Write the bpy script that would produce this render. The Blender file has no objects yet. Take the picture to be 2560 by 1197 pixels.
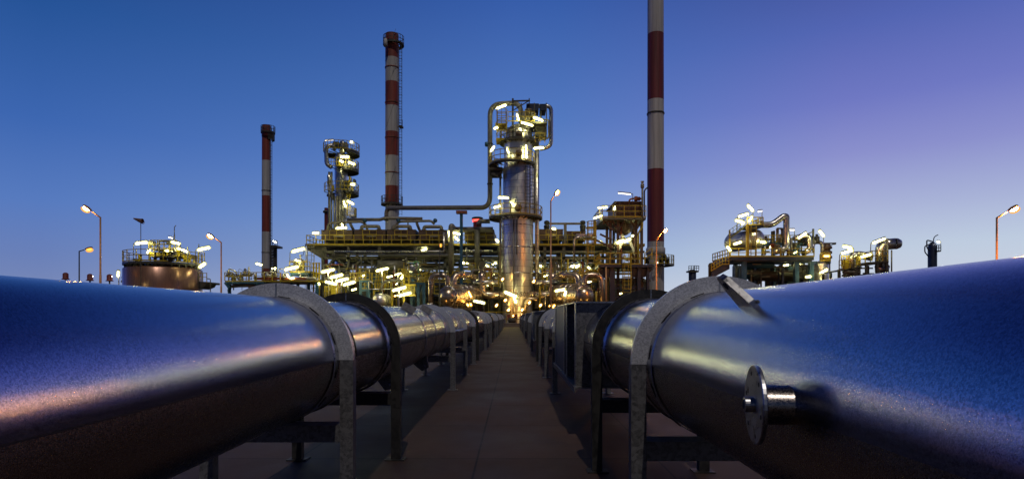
import bpy, math, random
from mathutils import Vector, Matrix
random.seed(11)
V = Vector
R = math.radians
scene = bpy.context.scene
COL = scene.collection
F, VX, VY, EYE = 1500.0, 1284.0, 790.0, 1.63

def W(px, py, d):
    """photo pixel at distance d (metres ahead) -> place in the world"""
    return V(((px - VX) / F * d, d, EYE + (VY - py) / F * d))

def lin(r, g, b):
    f = lambda c: c / 12.92 if c <= .04045 else ((c + .055) / 1.055) ** 2.4
    return (f(r / 255), f(g / 255), f(b / 255), 1)

# ------------------------------------------------------------------ materials
def new_mat(name):
    m = bpy.data.materials.new(name); m.use_nodes = True
    nt = m.node_tree
    return m, nt, nt.nodes['Principled BSDF']

def mix_rgb(nt, fac, a, b):
    n = nt.nodes.new('ShaderNodeMix'); n.data_type = 'RGBA'
    nt.links.new(fac, n.inputs[0]); n.inputs[6].default_value = a; n.inputs[7].default_value = b
    return n.outputs[2]

def noise(nt, scale, detail=4, vec=None, rough=.6):
    n = nt.nodes.new('ShaderNodeTexNoise'); n.inputs['Scale'].default_value = scale
    n.inputs['Detail'].default_value = detail; n.inputs['Roughness'].default_value = rough
    if vec is None:
        tc = nt.nodes.new('ShaderNodeTexCoord'); vec = tc.outputs['Object']
    nt.links.new(vec, n.inputs['Vector'])
    return n.outputs['Fac']

def ramp(nt, fac, stops):
    n = nt.nodes.new('ShaderNodeValToRGB')
    e = n.color_ramp.elements
    e.remove(e[1]); e[0].position = stops[0][0]; e[0].color = stops[0][1]
    for p, c in stops[1:]: e.new(p).color = c
    nt.links.new(fac, n.inputs['Fac'])
    return n.outputs['Color']

def g(v): return (v, v, v, 1)

def paint(name, col, rough=.5, metal=0., var=.35, scale=3., dirt=None, streak=False):
    m, nt, p = new_mat(name)
    c = (*col, 1)
    dk = (*(x * (1 - var) for x in col), 1) if dirt is None else (*dirt, 1)
    vec = None
    if streak:
        tc = nt.nodes.new('ShaderNodeTexCoord'); mp = nt.nodes.new('ShaderNodeMapping'); mp.inputs['Scale'].default_value = (2.2, 2.2, .09)
        nt.links.new(tc.outputs['Object'], mp.inputs['Vector']); vec = mp.outputs[0]
    nz = noise(nt, scale, 6, vec)
    f = ramp(nt, nz, [(.35, g(0)), (.65, g(1))])
    nt.links.new(mix_rgb(nt, f, c, dk), p.inputs['Base Color'])
    p.inputs['Metallic'].default_value = metal
    rr = ramp(nt, nz, [(.3, g(max(.05, rough - .1))), (.7, g(min(1, rough + .12)))])
    nt.links.new(rr, p.inputs['Roughness'])
    return m

def galv(name, c0, c1, r0, r1, metal=1., fine=90., bump=.15, mott=9.):
    m, nt, p = new_mat(name)
    tc = nt.nodes.new('ShaderNodeTexCoord'); vec = tc.outputs['Object']
    a = noise(nt, fine, 3, vec, .7); b = noise(nt, mott, 5, vec, .6)
    vo = nt.nodes.new('ShaderNodeTexVoronoi'); vo.inputs['Scale'].default_value = fine * .7
    nt.links.new(vec, vo.inputs['Vector'])
    sp = nt.nodes.new('ShaderNodeSeparateColor'); nt.links.new(vo.outputs['Color'], sp.inputs[0])
    mx = nt.nodes.new('ShaderNodeMath'); mx.operation = 'MULTIPLY_ADD'
    nt.links.new(sp.outputs[0], mx.inputs[0]); mx.inputs[1].default_value = .45; nt.links.new(a, mx.inputs[2])
    ad = nt.nodes.new('ShaderNodeMath'); ad.operation = 'MULTIPLY_ADD'
    nt.links.new(b, ad.inputs[0]); ad.inputs[1].default_value = .22; nt.links.new(mx.outputs[0], ad.inputs[2])
    f = ramp(nt, ad.outputs[0], [(.55, g(0)), (1.08, g(1))])
    nt.links.new(mix_rgb(nt, f, (*c0, 1), (*c1, 1)), p.inputs['Base Color'])
    nt.links.new(ramp(nt, ad.outputs[0], [(.55, g(r0)), (1.08, g(r1))]), p.inputs['Roughness'])
    p.inputs['Metallic'].default_value = metal
    if bump:
        bp = nt.nodes.new('ShaderNodeBump'); bp.inputs['Strength'].default_value = bump; bp.inputs['Distance'].default_value = .004
        nt.links.new(ad.outputs[0], bp.inputs['Height']); nt.links.new(bp.outputs[0], p.inputs['Normal'])
    return m

def clad(name, col, rough=.28, pz=1.1, pa=2.2, seam=.25):
    """sheet-metal lagging with horizontal seams and slightly different sheets"""
    m, nt, p = new_mat(name)
    tc = nt.nodes.new('ShaderNodeTexCoord'); vec = tc.outputs['Object']
    br = nt.nodes.new('ShaderNodeTexBrick')
    br.inputs['Scale'].default_value = 1; br.inputs['Brick Width'].default_value = pa; br.inputs['Row Height'].default_value = pz
    br.inputs['Mortar Size'].default_value = .025; br.inputs['Bias'].default_value = 0
    br.inputs['Color1'].default_value = (*(c * .86 for c in col), 1); br.inputs['Color2'].default_value = (*col, 1)
    br.inputs['Mortar'].default_value = (*(c * seam for c in col), 1)
    mp = nt.nodes.new('ShaderNodeMapping'); mp.inputs['Rotation'].default_value = (R(90), 0, 0)
    nt.links.new(vec, mp.inputs['Vector']); nt.links.new(mp.outputs[0], br.inputs['Vector'])
    nt.links.new(br.outputs['Color'], p.inputs['Base Color'])
    nz = noise(nt, 1.3, 5, vec)
    nt.links.new(ramp(nt, nz, [(.3, g(rough * .8)), (.75, g(rough * 1.6))]), p.inputs['Roughness'])
    p.inputs['Metallic'].default_value = .95
    bp = nt.nodes.new('ShaderNodeBump'); bp.inputs['Strength'].default_value = .25; bp.inputs['Distance'].default_value = .03
    nt.links.new(nz, bp.inputs['Height']); nt.links.new(bp.outputs[0], p.inputs['Normal'])
    return m

def emit(name, col, s):
    m, nt, p = new_mat(name)
    p.inputs['Base Color'].default_value = (.8, .8, .8, 1)
    p.inputs['Emission Color'].default_value = (*col, 1); p.inputs['Emission Strength'].default_value = s
    return m

M = {}
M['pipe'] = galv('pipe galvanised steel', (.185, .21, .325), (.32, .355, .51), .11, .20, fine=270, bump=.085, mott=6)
M['pipelow'] = galv('pipe lower shell steel', (.22, .20, .19), (.38, .34, .32), .18, .30, fine=270, bump=.10, mott=6)  # brown of the reflected floor put into the underside colour
M['ring'] = galv('galvanised spangle steel', (.40, .41, .43), (.70, .71, .73), .32, .46, metal=.55, fine=170, bump=.25, mott=6)
M['leg'] = galv('dull shaded galvanised steel', (.09, .09, .095), (.19, .19, .20), .38, .55, metal=.55, fine=60, bump=.2)  # darker copy of the ring steel, leg shade put into the colour
M['black'] = galv('black coated steel', (.009, .0085, .008), (.026, .025, .024), .45, .65, metal=.2, fine=24, bump=.3)
M['gap'] = paint('black gasket rubber and hole shade', (.008, .008, .008), .7)  # gaskets and seams; also painted on as the dark of slots and holes
M['plate'] = galv('bare steel plate', (.32, .33, .36), (.5, .51, .54), .25, .4, fine=50, bump=.08)
M['silver'] = clad('silver sheet lagging', (.80, .77, .70), .33)
M['polished'] = clad('bright lagging sheet', (.56, .46, .34), .27, .8, 1.6, .3)
M['silverpipe'] = paint('aluminium pipe lagging', (.58, .57, .54), .3, .95, .25, 2.)
M['greypipe'] = paint('grey painted pipe', (.20, .19, .16), .45, .2, .3, 2.)
M['dark'] = paint('dark painted steel', (.055, .055, .045), .55, .2, .4, 1.5)
M['olive'] = paint('olive grey steel', (.13, .13, .09), .5, .2, .4, 1.5)
M['brown'] = paint('brown cooler casing', (.10, .062, .045), .55, .1, .4, 1.2)
M['yellow'] = paint('yellow safety paint', (.36, .27, .012), .45, 0, .25, 2.)
M['blue'] = paint('blue structural paint', (.02, .085, .16), .45, .1, .3, 1.5)
M['navy'] = paint('dark blue structural paint', (.012, .022, .06), .45, .1, .3, 1.5)
M['red'] = paint('chimney red paint', (.22, .035, .022), .6, 0, .5, .7, None, True)
M['dred'] = paint('chimney dark red paint', (.15, .018, .022), .6, 0, .45, .7, None, True)
M['white'] = paint('chimney white paint', (.42, .41, .41), .6, 0, .38, .7, None, True)
M['rust'] = paint('rust red primer', (.22, .055, .025), .6, 0, .4, 1.)
M['green'] = paint('green painted pipe', (.08, .33, .14), .4, 0, .2, 2.)
M['tank'] = paint('brown bronze tank cladding', (.27, .15, .11), .30, .6, .4, .8, None, True)  # vertical reflection streaks are put into the colour
M['pole'] = paint('orange lit pole steel', (.42, .23, .11), .5, .1, .3, 2.)  # sodium lamplight is put into the orange of this colour
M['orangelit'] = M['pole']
M['concrete'] = paint('concrete', (.14, .12, .10), .85, 0, .3, 1.)
M['fabric'] = paint('windsock fabric', (.16, .09, .08), .9)
M['letter'] = paint('black lettering', (.02, .02, .02), .6)
M['tube'] = emit('fluorescent tube', (1.0, .95, .40), 62.)
M['tubedim'] = emit('dim fluorescent tube', (1.0, .85, .6), 3.)
M['sodium'] = emit('sodium lamp', (1.0, .42, .07), 120.)
M['sodiumdim'] = emit('dim sodium lamp', (1.0, .35, .06), 5.)
M['redlamp'] = emit('red warning light', (1.0, .05, .03), 3.)
M['street'] = emit('street sodium lamp', (1.0, .42, .08), 600.)
M['streetmid'] = emit('strong street sodium lamp', (1.0, .34, .05), 6500.)
M['streetbright'] = emit('bright street sodium lamp', (1.0, .33, .05), 8500.)
M['spot'] = emit('white lamp bulb', (.95, .97, 1.0), 40.)
M['warm'] = emit('added warm fill lamp', (1.0, .58, .14), 170.)  # for lamps added to warm the rack and the column foot

def halo_mat(name, col, s, f):  # see-through glowing shell, added to imitate the halo round a lamp
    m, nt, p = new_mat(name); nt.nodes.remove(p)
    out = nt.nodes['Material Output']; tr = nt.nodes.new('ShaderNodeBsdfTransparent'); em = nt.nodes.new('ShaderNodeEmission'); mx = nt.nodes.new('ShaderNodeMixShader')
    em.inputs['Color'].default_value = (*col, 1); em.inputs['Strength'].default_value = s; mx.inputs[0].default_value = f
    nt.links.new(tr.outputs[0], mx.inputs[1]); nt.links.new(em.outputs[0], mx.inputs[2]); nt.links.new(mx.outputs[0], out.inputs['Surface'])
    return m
M['halo'] = halo_mat('added tube halo', (1.0, .92, .30), 1.0, .38)
M['haloorange'] = halo_mat('added orange lamp halo', (1.0, .46, .07), 1.15, .72)
def ground_mat():
    m, nt, p = new_mat('brown slab paving')
    tc = nt.nodes.new('ShaderNodeTexCoord'); vec = tc.outputs['Object']
    br = nt.nodes.new('ShaderNodeTexBrick'); br.offset = 0; br.squash = 1
    br.inputs['Scale'].default_value = 1; br.inputs['Brick Width'].default_value = 2.05; br.inputs['Row Height'].default_value = 2.07
    br.inputs['Mortar Size'].default_value = .013; br.inputs['Mortar Smooth'].default_value = .2
    br.inputs['Color1'].default_value = (.060, .034, .024, 1); br.inputs['Color2'].default_value = (.074, .042, .030, 1)
    br.inputs['Mortar'].default_value = (.010, .007, .006, 1)
    mp = nt.nodes.new('ShaderNodeMapping'); mp.inputs['Location'].default_value = (.416, -6.885 + 2.07 * 4, 0)
    nt.links.new(vec, mp.inputs['Vector']); nt.links.new(mp.outputs[0], br.inputs['Vector'])
    st = nt.nodes.new('ShaderNodeMapping'); st.inputs['Scale'].default_value = (6, 60, 1); nt.links.new(vec, st.inputs['Vector'])
    nz = noise(nt, 1, 5, st.outputs[0]); n2 = noise(nt, .7, 6, vec); n3 = noise(nt, 120, 2, vec)
    def mul(a, b, lo, hi):
        r = ramp(nt, b, [(.3, g(lo)), (.7, g(hi))])
        n = nt.nodes.new('ShaderNodeMix'); n.data_type = 'RGBA'; n.blend_type = 'MULTIPLY'; n.inputs[0].default_value = 1
        nt.links.new(a, n.inputs[6]); nt.links.new(r, n.inputs[7]); return n.outputs[2]
    n4 = noise(nt, .33, 7, vec, .7)
    c = mul(mul(mul(mul(br.outputs['Color'], nz, .78, 1.12), n2, .6, 1.2), n3, .7, 1.25), n4, .62, 1.1)
    nt.links.new(c, p.inputs['Base Color'])
    nt.links.new(ramp(nt, n2, [(.3, g(.55)), (.7, g(.8))]), p.inputs['Roughness'])
    p.inputs['Specular IOR Level'].default_value = .25
    bp = nt.nodes.new('ShaderNodeBump'); bp.inputs['Strength'].default_value = .3; bp.inputs['Distance'].default_value = .004
    nt.links.new(n3, bp.inputs['Height']); nt.links.new(bp.outputs[0], p.inputs['Normal'])
    return m
M['ground'] = ground_mat()

# ------------------------------------------------------------------ mesh builder
BASE = {}
def tag(o, label, cat, group=None, kind='thing'):
    o['label'] = label; o['category'] = cat; o['kind'] = kind
    if group: o['group'] = group
    return o
def thing(name, loc, label, cat, group=None):
    o = bpy.data.objects.new(name, None); COL.objects.link(o)
    o.empty_display_size = .3
    o.location = loc; BASE[o.name] = V(loc)
    return tag(o, label, cat, group)

SPLIT = {'stiffening_band', 'instrument_box', 'cantilever_bracket', 'saddle', 'valve', 'flange', 'end_cap', 'flange_band', 'gallery_bracket', 'safety_valve',
 'valve_body', 'small_vessel', 'cabinet', 'junction_box', 'mast', 'yellow_support', 'valve_riser', 'knee_brace', 'white_brace', 'head_vessel',
 'head_equipment', 'lower_girder', 'clamp_band', 'inner_beam', 'valve_cluster', 'post', 'motor_block', 'guy_cable', 'lower_piping', 'deck_bracket', 'ladder_landing', 'step_platform'}
class MB:
    def __init__(s): s.v = []; s.f = []; s.m = []; s.sm = []
    def add(s, vs, fs, m=0, smooth=False):
        b = len(s.v); s.v += [tuple(x) for x in vs]
        for k, f in enumerate(fs):
            s.f.append([i + b for i in f]); s.m.append(m); s.sm.append(smooth if not isinstance(smooth, list) else smooth[k])
        return s
    def box(s, a, b, m=0):
        x0, y0, z0 = (min(a[i], b[i]) for i in range(3)); x1, y1, z1 = (max(a[i], b[i]) for i in range(3))
        return s.add([(x0,y0,z0),(x1,y0,z0),(x1,y1,z0),(x0,y1,z0),(x0,y0,z1),(x1,y0,z1),(x1,y1,z1),(x0,y1,z1)],
              [(0,3,2,1),(4,5,6,7),(0,1,5,4),(1,2,6,5),(2,3,7,6),(3,0,4,7)], m)
    def bar(s, p, q, w, h=None, m=0, up=V((0,0,1))):
        p, q = V(p), V(q); h = h or w; t = (q - p).normalized()
        if abs(t.dot(up)) > .98: up = V((0,1,0))
        a = t.cross(up).normalized() * w / 2; b = a.cross(t).normalized() * h / 2
        vs = [p-a-b, p+a-b, p+a+b, p-a+b, q-a-b, q+a-b, q+a+b, q-a+b]
        return s.add(vs, [(3,2,1,0),(4,5,6,7),(0,1,5,4),(1,2,6,5),(2,3,7,6),(3,0,4,7)], m)
    def tube(s, pts, r, n=10, bend=0, m=0, seg=6, cap=True):
        pts = [V(p) for p in pts]
        P = [pts[0]]
        for i in range(1, len(pts) - 1):
            a, b, c = pts[i-1], pts[i], pts[i+1]
            if bend:
                k = min(bend, (a-b).length * .49, (c-b).length * .49)
                p0 = b + (a-b).normalized() * k; p1 = b + (c-b).normalized() * k
                for j in range(seg + 1):
                    t = j / seg; P.append(p0 * (1-t)**2 + b * 2*t*(1-t) + p1 * t*t)
            else: P.append(b)
        P.append(pts[-1])
        rs = r if isinstance(r, list) else [r] * len(P)
        t0 = (P[1]-P[0]).normalized(); u = t0.orthogonal().normalized(); vs = []
        for i, p in enumerate(P):
            t = ((P[min(i+1, len(P)-1)] - P[i]).normalized() + (P[i] - P[max(i-1, 0)]).normalized()).normalized() if 0 < i < len(P)-1 else ((P[1]-P[0]) if i == 0 else (P[-1]-P[-2])).normalized()
            u = (u - t * u.dot(t)).normalized(); w = t.cross(u)
            for k in range(n):
                an = 2*math.pi*k/n; vs.append(p + (u*math.cos(an) + w*math.sin(an)) * rs[i])
        fs = []
        for i in range(len(P)-1):
            for k in range(n): fs.append((i*n+k, i*n+(k+1)%n, (i+1)*n+(k+1)%n, (i+1)*n+k))
        sm = [True] * len(fs)
        if cap:
            fs.append(tuple(range(n-1, -1, -1))); fs.append(tuple((len(P)-1)*n+k for k in range(n))); sm += [False, False]
        return s.add(vs, fs, m, sm)
    def lathe(s, c, axis, prof, n=24, m=0, a0=0, a1=360, smooth=True, cap=False):
        """prof: (radius, distance along axis); m may be a list, one per band"""
        c = V(c); ax = V(axis).normalized()
        u = V((1,0,0)) if abs(ax.x) < .9 else V((0,0,1))
        u = (u - ax*u.dot(ax)).normalized(); w = ax.cross(u)
        full = abs(a1-a0) >= 360; k = n if full else n+1; vs = []
        for r, h in prof:
            for i in range(k):
                a = R(a0 + (a1-a0)*i/n); vs.append(c + ax*h + (u*math.cos(a) + w*math.sin(a))*r)
        for j in range(len(prof)-1):
            fs = [(j*k+i, j*k+(i+1)%k, (j+1)*k+(i+1)%k, (j+1)*k+i) for i in range(n)]
            b = len(s.v) if j == 0 else b0
            if j == 0: b0 = b; s.v += [tuple(x) for x in vs]
            for f in fs:
                s.f.append([x+b0 for x in f]); s.m.append(m[j] if isinstance(m, list) else m); s.sm.append(smooth)
        if cap:
            s.f.append([b0+(len(prof)-1)*k+i for i in range(k)]); s.m.append(m[-1] if isinstance(m, list) else m); s.sm.append(False)
            s.f.append([b0+i for i in range(k-1, -1, -1)]); s.m.append(m[0] if isinstance(m, list) else m); s.sm.append(False)
        return s
    def prism(s, poly, d, m=0):
        """poly: 3-D outline; d: thickness vector"""
        d = V(d); n = len(poly); a = [V(p) for p in poly]
        vs = a + [p + d for p in a]
        return s.add(vs, [tuple(range(n-1,-1,-1)), tuple(range(n, 2*n))] + [(i, (i+1)%n, n+(i+1)%n, n+i) for i in range(n)], m)
    def rail(s, pts, h=1.5, sp=2., r=.055, closed=False, mid=True, toe=0, m=0, posts=True):
        pts = [V(p) for p in pts]; up = V((0,0,1))
        L = pts + [pts[0]] if closed else pts
        for a, b in zip(L[:-1], L[1:]):
            for f in ((1, .52) if mid else (1,)): s.bar(a+up*h*f, b+up*h*f, r*2, m=m)
            if toe: s.bar(a+up*toe/2, b+up*toe/2, .06, toe, m=m)
            k = max(1, round((b-a).length/sp))
            if posts:
                for i in range(k): p = a.lerp(b, i/k); s.bar(p, p+up*h, r*2.2, m=m)
        if posts and not closed: s.bar(pts[-1], pts[-1]+up*h, r*2.2, m=m)
        return s
    def arc(s, c, r, a0, a1, n=20):
        return [V(c) + V((math.cos(R(a0+(a1-a0)*i/n))*r, math.sin(R(a0+(a1-a0)*i/n))*r, 0)) for i in range(n+1)]
    def ladder(s, p, q, w=.6, r=.05, cage=True, side=V((1,0,0)), out=V((0,-1,0)), sp=.6, m=0):
        p, q = V(p), V(q)
        for k in (-.5, .5): s.bar(p+side*w*k, q+side*w*k, r*2, m=m)
        L = (q-p).length; n = int(L/sp)
        for i in range(n): a = p.lerp(q, (i+.5)/n); s.bar(a-side*w/2, a+side*w/2, r*1.3, m=m)
        if cage:
            hoops = max(2, int(L/2))
            def hp(a): return [a+side*w*.6*math.cos(R(t)) + out*w*1.15*math.sin(R(t)) for t in (0, 45, 90, 135, 180)]
            for i in range(hoops+1):
                a = p.lerp(q, .12 + .88*i/hoops); h = hp(a)
                for x, y in zip(h[:-1], h[1:]): s.bar(x, y, r*1.5, m=m)
            for x, y in zip(hp(p.lerp(q, .12))[1:4], hp(q)[1:4]): s.bar(x, y, r*1.2, m=m)
        return s
    def build(s, name, mats, parent=None, origin=None):
        if name in SPLIT and parent is not None:
            for isl in s.islands(): o = isl.build1(name, mats, parent)
            return o
        return s.build1(name, mats, parent, origin)
    def islands(s):
        up = list(range(len(s.v)))
        def find(i):
            while up[i] != i: up[i] = up[up[i]]; i = up[i]
            return i
        for f in s.f:
            for j in f[1:]: up[find(j)] = find(f[0])
        out = {}; mp = {}
        for f, m, sm in zip(s.f, s.m, s.sm):
            b = out.setdefault(find(f[0]), MB()); q = []
            for i in f:
                if i not in mp: mp[i] = len(b.v); b.v.append(s.v[i])
                q.append(mp[i])
            b.f.append(q); b.m.append(m); b.sm.append(sm)
        return list(out.values())
    def build1(s, name, mats, parent=None, origin=None):
        if isinstance(mats, str): mats = [mats]
        if parent is not None: o0 = BASE[parent.name]
        elif origin is not None: o0 = V(origin)
        else:
            xs = [p[0] for p in s.v]; ys = [p[1] for p in s.v]; zs = [p[2] for p in s.v]
            o0 = V(((min(xs)+max(xs))/2, (min(ys)+max(ys))/2, min(zs)))
        me = bpy.data.meshes.new(name)
        me.from_pydata([tuple(V(p)-o0) for p in s.v], [], s.f)
        for k in mats: me.materials.append(M[k])
        me.polygons.foreach_set('material_index', s.m)
        me.polygons.foreach_set('use_smooth', s.sm)
        me.update()
        o = bpy.data.objects.new(name, me); COL.objects.link(o)
        if parent is not None: o.parent = parent
        else: o.location = o0
        BASE[o.name] = o0
        return o

def copy_tree(o, off, label=None, parent=None):
    c = o.copy(); COL.objects.link(c); c.parent = parent
    if parent is None:
        c.location = o.location + V(off)
        if label: c['label'] = label
    for ch in list(o.children): copy_tree(ch, off, None, c)
    return c

def text_mesh(txt, size):
    cu = bpy.data.curves.new('lettering', 'FONT'); cu.body = txt; cu.size = size; cu.extrude = .01
    cu.align_x = 'CENTER'; cu.align_y = 'CENTER'
    o = bpy.data.objects.new('lettering', cu); COL.objects.link(o)
    dg = bpy.context.evaluated_depsgraph_get()
    me = bpy.data.meshes.new_from_object(o.evaluated_get(dg))
    bpy.data.objects.remove(o)
    me.materials.clear(); me.materials.append(M['letter'])
    return me
def lettering(txt, size, loc, parent, bend=None):
    me = text_mesh(txt, size)
    for v in me.vertices:
        x, y, z = v.co
        if bend: v.co = (bend*math.sin(x/bend), -bend*math.cos(x/bend)-z, y)
        else: v.co = (x, -z, y)
    o = bpy.data.objects.new('lettering', me); COL.objects.link(o); o.parent = parent
    o.location = V(loc) - BASE[parent.name]; BASE[o.name] = V(loc)
    return o

def halo(a, b, r, mat, h):  # added glowing shell that gives a tube its halo
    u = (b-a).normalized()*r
    MB().tube([a-u*1.7, a-u*1.2, a-u*.2, b+u*.2, b+u*1.2, b+u*1.7], [r*.5, r*1.3, r*1.75, r*1.75, r*1.3, r*.5], 10).build('lamp_halo', mat, h)
def lamp(parent, x0, y0, x1, y1, d, arm=None, d2=None, mat='tube', r=2.2, hmat='greypipe'):
    """a tube lamp fixed to parent: housing (with its gooseneck arm) > glowing tube"""
    k = d / F; a, b = W(x0, y0, d), W(x1, y1, d2 or d); u = V((0, 0, r*k*.9))
    h = MB(); h.bar(a+u*2.2-(b-a)*.04, b+u*2.2+(b-a)*.04, r*k*2.6, r*k*.6)
    if arm: h.tube([W(*(p if len(p) == 3 else (*p, d))) for p in arm], .055, 6, bend=.6)
    h = h.build('lamp', hmat, parent)
    MB().tube([a.lerp(b,-.03), a, b, b.lerp(a,-.03)], [r*k*.3, r*k*.72, r*k*.72, r*k*.3], 10).build('lamp_tube', mat, h)
    halo(a, b, r*k, 'haloorange' if mat in ('sodium', 'warm') else 'halo', h) if 'dim' not in mat else None
    return h
def lamp_thing(x0, y0, x1, y1, d, arm, label, group=None, mat='tube', r=2.4, name='tube_lamp'):
    a = W(arm[-1][0], arm[-1][1], d); a.z = 0
    t = thing(name, a, label, 'lamp', group)
    k = d/F; p, q = W(x0, y0, d), W(x1, y1, d); u = V((0, 0, r*k*.9))
    MB().bar(p+u*2.2-(q-p)*.04, q+u*2.2+(q-p)*.04, r*k*2.6, r*k*.6).build('housing', 'greypipe', t)
    MB().tube([p.lerp(q,-.03), p, q, q.lerp(p,-.03)], [r*k*.3, r*k*.72, r*k*.72, r*k*.3], 10).build('lamp_tube', mat, t)
    halo(p, q, r*k, 'halo', t)
    P = [W(x, y, d) for x, y in arm]; P.append(a)
    MB().tube(P, .07, 6, bend=.6).build('pole', 'silverpipe', t)
    return t
# ------------------------------------------------------------------ camera, sky, light
cam = bpy.data.cameras.new('camera'); co = bpy.data.objects.new('camera', cam); COL.objects.link(co)
co.location = (0, 0, EYE); co.rotation_euler = (R(90), 0, 0)
cam.sensor_width = 36; cam.lens = F/2560*36
cam.shift_x = -(VX-1280)/2560; cam.shift_y = (VY-598.5)/2560
cam.clip_start = .05; cam.clip_end = 8000
scene.camera = co

world = bpy.data.worlds.new("World"); scene.world = world; world.use_nodes = True
nt = world.node_tree; bg = nt.nodes['Background']
def wn(t): return nt.nodes.new(t)
tc = wn('ShaderNodeTexCoord'); sep = wn('ShaderNodeSeparateXYZ'); nt.links.new(tc.outputs['Generated'], sep.inputs[0])
def wm(op, a, b=None, clamp=False):
    n = wn('ShaderNodeMath'); n.operation = op; n.use_clamp = clamp
    for i, x in enumerate((a, b)):
        if x is None: continue
        if isinstance(x, (int, float)): n.inputs[i].default_value = x
        else: nt.links.new(x, n.inputs[i])
    return n.outputs[0]
hyp = wm('SQRT', wm('ADD', wm('MULTIPLY', sep.outputs[0], sep.outputs[0]), wm('ADD', wm('MULTIPLY', sep.outputs[1], sep.outputs[1]), 1e-5)))
az = wm('DIVIDE', sep.outputs[0], hyp)
elev = wm('MAXIMUM', sep.outputs[2], 0)
SKY = {
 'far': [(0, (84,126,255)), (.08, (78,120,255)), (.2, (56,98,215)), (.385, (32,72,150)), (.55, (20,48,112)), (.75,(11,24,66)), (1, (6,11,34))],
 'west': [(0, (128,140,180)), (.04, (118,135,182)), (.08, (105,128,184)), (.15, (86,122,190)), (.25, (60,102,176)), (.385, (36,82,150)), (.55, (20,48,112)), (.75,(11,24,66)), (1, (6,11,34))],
 'mid': [(0, (196,204,220)), (.05, (178,194,218)), (.093, (150,174,212)), (.158, (124,154,206)), (.221, (104,138,202)), (.31, (82,120,190)), (.466, (54,92,168)), (.6, (28,54,118)), (.78,(12,24,66)), (1, (6,11,34))],
 'east': [(0, (208,208,216)), (.037, (202,208,222)), (.1, (188,202,222)), (.153, (168,178,214)), (.229, (138,143,203)), (.30, (110,119,193)), (.39, (82,100,177)), (.55, (34,50,118)), (.78,(12,22,66)), (1, (6,11,34))]}
rc = {}
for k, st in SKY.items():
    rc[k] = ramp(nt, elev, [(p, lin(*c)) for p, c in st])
def wmix(f, a, b):
    n = wn('ShaderNodeMix'); n.data_type = 'RGBA'; nt.links.new(f, n.inputs[0]); nt.links.new(a, n.inputs[6]); nt.links.new(b, n.inputs[7]); return n.outputs[2]
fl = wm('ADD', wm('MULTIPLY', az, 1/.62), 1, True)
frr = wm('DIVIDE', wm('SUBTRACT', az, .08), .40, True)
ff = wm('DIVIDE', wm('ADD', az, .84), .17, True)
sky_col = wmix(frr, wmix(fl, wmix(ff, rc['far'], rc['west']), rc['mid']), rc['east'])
st = wn('ShaderNodeTexSky'); st.sky_type = 'NISHITA'; st.sun_disc = False
st.sun_elevation = R(-3); st.sun_rotation = R(60); st.altitude = 50; st.air_density = 1; st.dust_density = .6; st.ozone_density = 2
add = wn('ShaderNodeMix'); add.data_type = 'RGBA'; add.blend_type = 'ADD'; add.inputs[0].default_value = .05
nt.links.new(sky_col, add.inputs[6]); nt.links.new(st.outputs[0], add.inputs[7])
dk = wm('MULTIPLY_ADD', wm('MULTIPLY', wm('ADD', sep.outputs[1], .45), 1.15, True), .78); dk.node.inputs[2].default_value = .22
vm = wn('ShaderNodeVectorMath'); vm.operation = 'SCALE'; nt.links.new(add.outputs[2], vm.inputs[0]); nt.links.new(dk, vm.inputs['Scale'])
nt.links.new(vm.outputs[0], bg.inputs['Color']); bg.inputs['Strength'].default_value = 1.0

sun = bpy.data.lights.new('sun', 'SUN'); sun.energy = .95; sun.angle = R(.5); sun.color = (1, .90, .80)
so = bpy.data.objects.new('sun', sun); COL.objects.link(so); so.rotation_euler = (R(33), R(3), 0); so.location = (0, 0, 60)

scene.view_settings.view_transform = 'Standard'; scene.view_settings.look = 'None'
scene.view_settings.exposure = 0; scene.view_settings.gamma = 1
scene.cycles.use_denoising = True
try: scene.cycles.denoiser = 'OPENIMAGEDENOISE'
except Exception: pass
scene.cycles.max_bounces = 6; scene.cycles.glossy_bounces = 4; scene.cycles.diffuse_bounces = 3
scene.cycles.sample_clamp_indirect = 6.0
scene.cycles.use_light_tree = True
scene.cycles.filter_width = 1.5
scene.render.filter_size = 1.5

# ------------------------------------------------------------------ ground
MB().add([(-2500,-300,0),(2500,-300,0),(2500,5000,0),(-2500,5000,0)], [(0,1,2,3)]).build('ground', 'ground', origin=(0,0,0))
gr = bpy.data.objects['ground']; gr['kind'] = 'structure'; gr['label'] = 'dark brown slab paving reaching to the refinery'; gr['category'] = 'ground'

# ------------------------------------------------------------------ foreground pipelines
ORD = ['first', 'second', 'third', 'fourth', 'fifth', 'sixth', 'seventh', 'eighth', 'ninth', 'tenth', 'eleventh', 'twelfth', 'thirteenth', 'fourteenth', 'fifteenth', 'sixteenth', 'seventeenth', 'eighteenth', 'nineteenth', 'twentieth']
LINE = {'a': (-1.9, 1.28, 'the pipeline without boxed sections'), 'b': (1.435, 1.295, 'the pipeline with boxed sections')}
RP = .50
def half_arch(mb, cx, cz, y0, y1, ri, ro, n=48):
    vs = []
    for i in range(n+1):
        a = math.pi*i/n
        for r in (ri, ro):
            for y in (y0, y1): vs.append((cx+r*math.cos(a), y, cz+r*math.sin(a)))
    fs = []
    for i in range(n):
        b = i*4; c = b+4
        fs += [(b, b+2, c+2, c), (b+1, c+1, c+3, b+3), (b+2, b+3, c+3, c+2), (b, c, c+1, b+1)]
    mb.add(vs, fs)
    return mb
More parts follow.
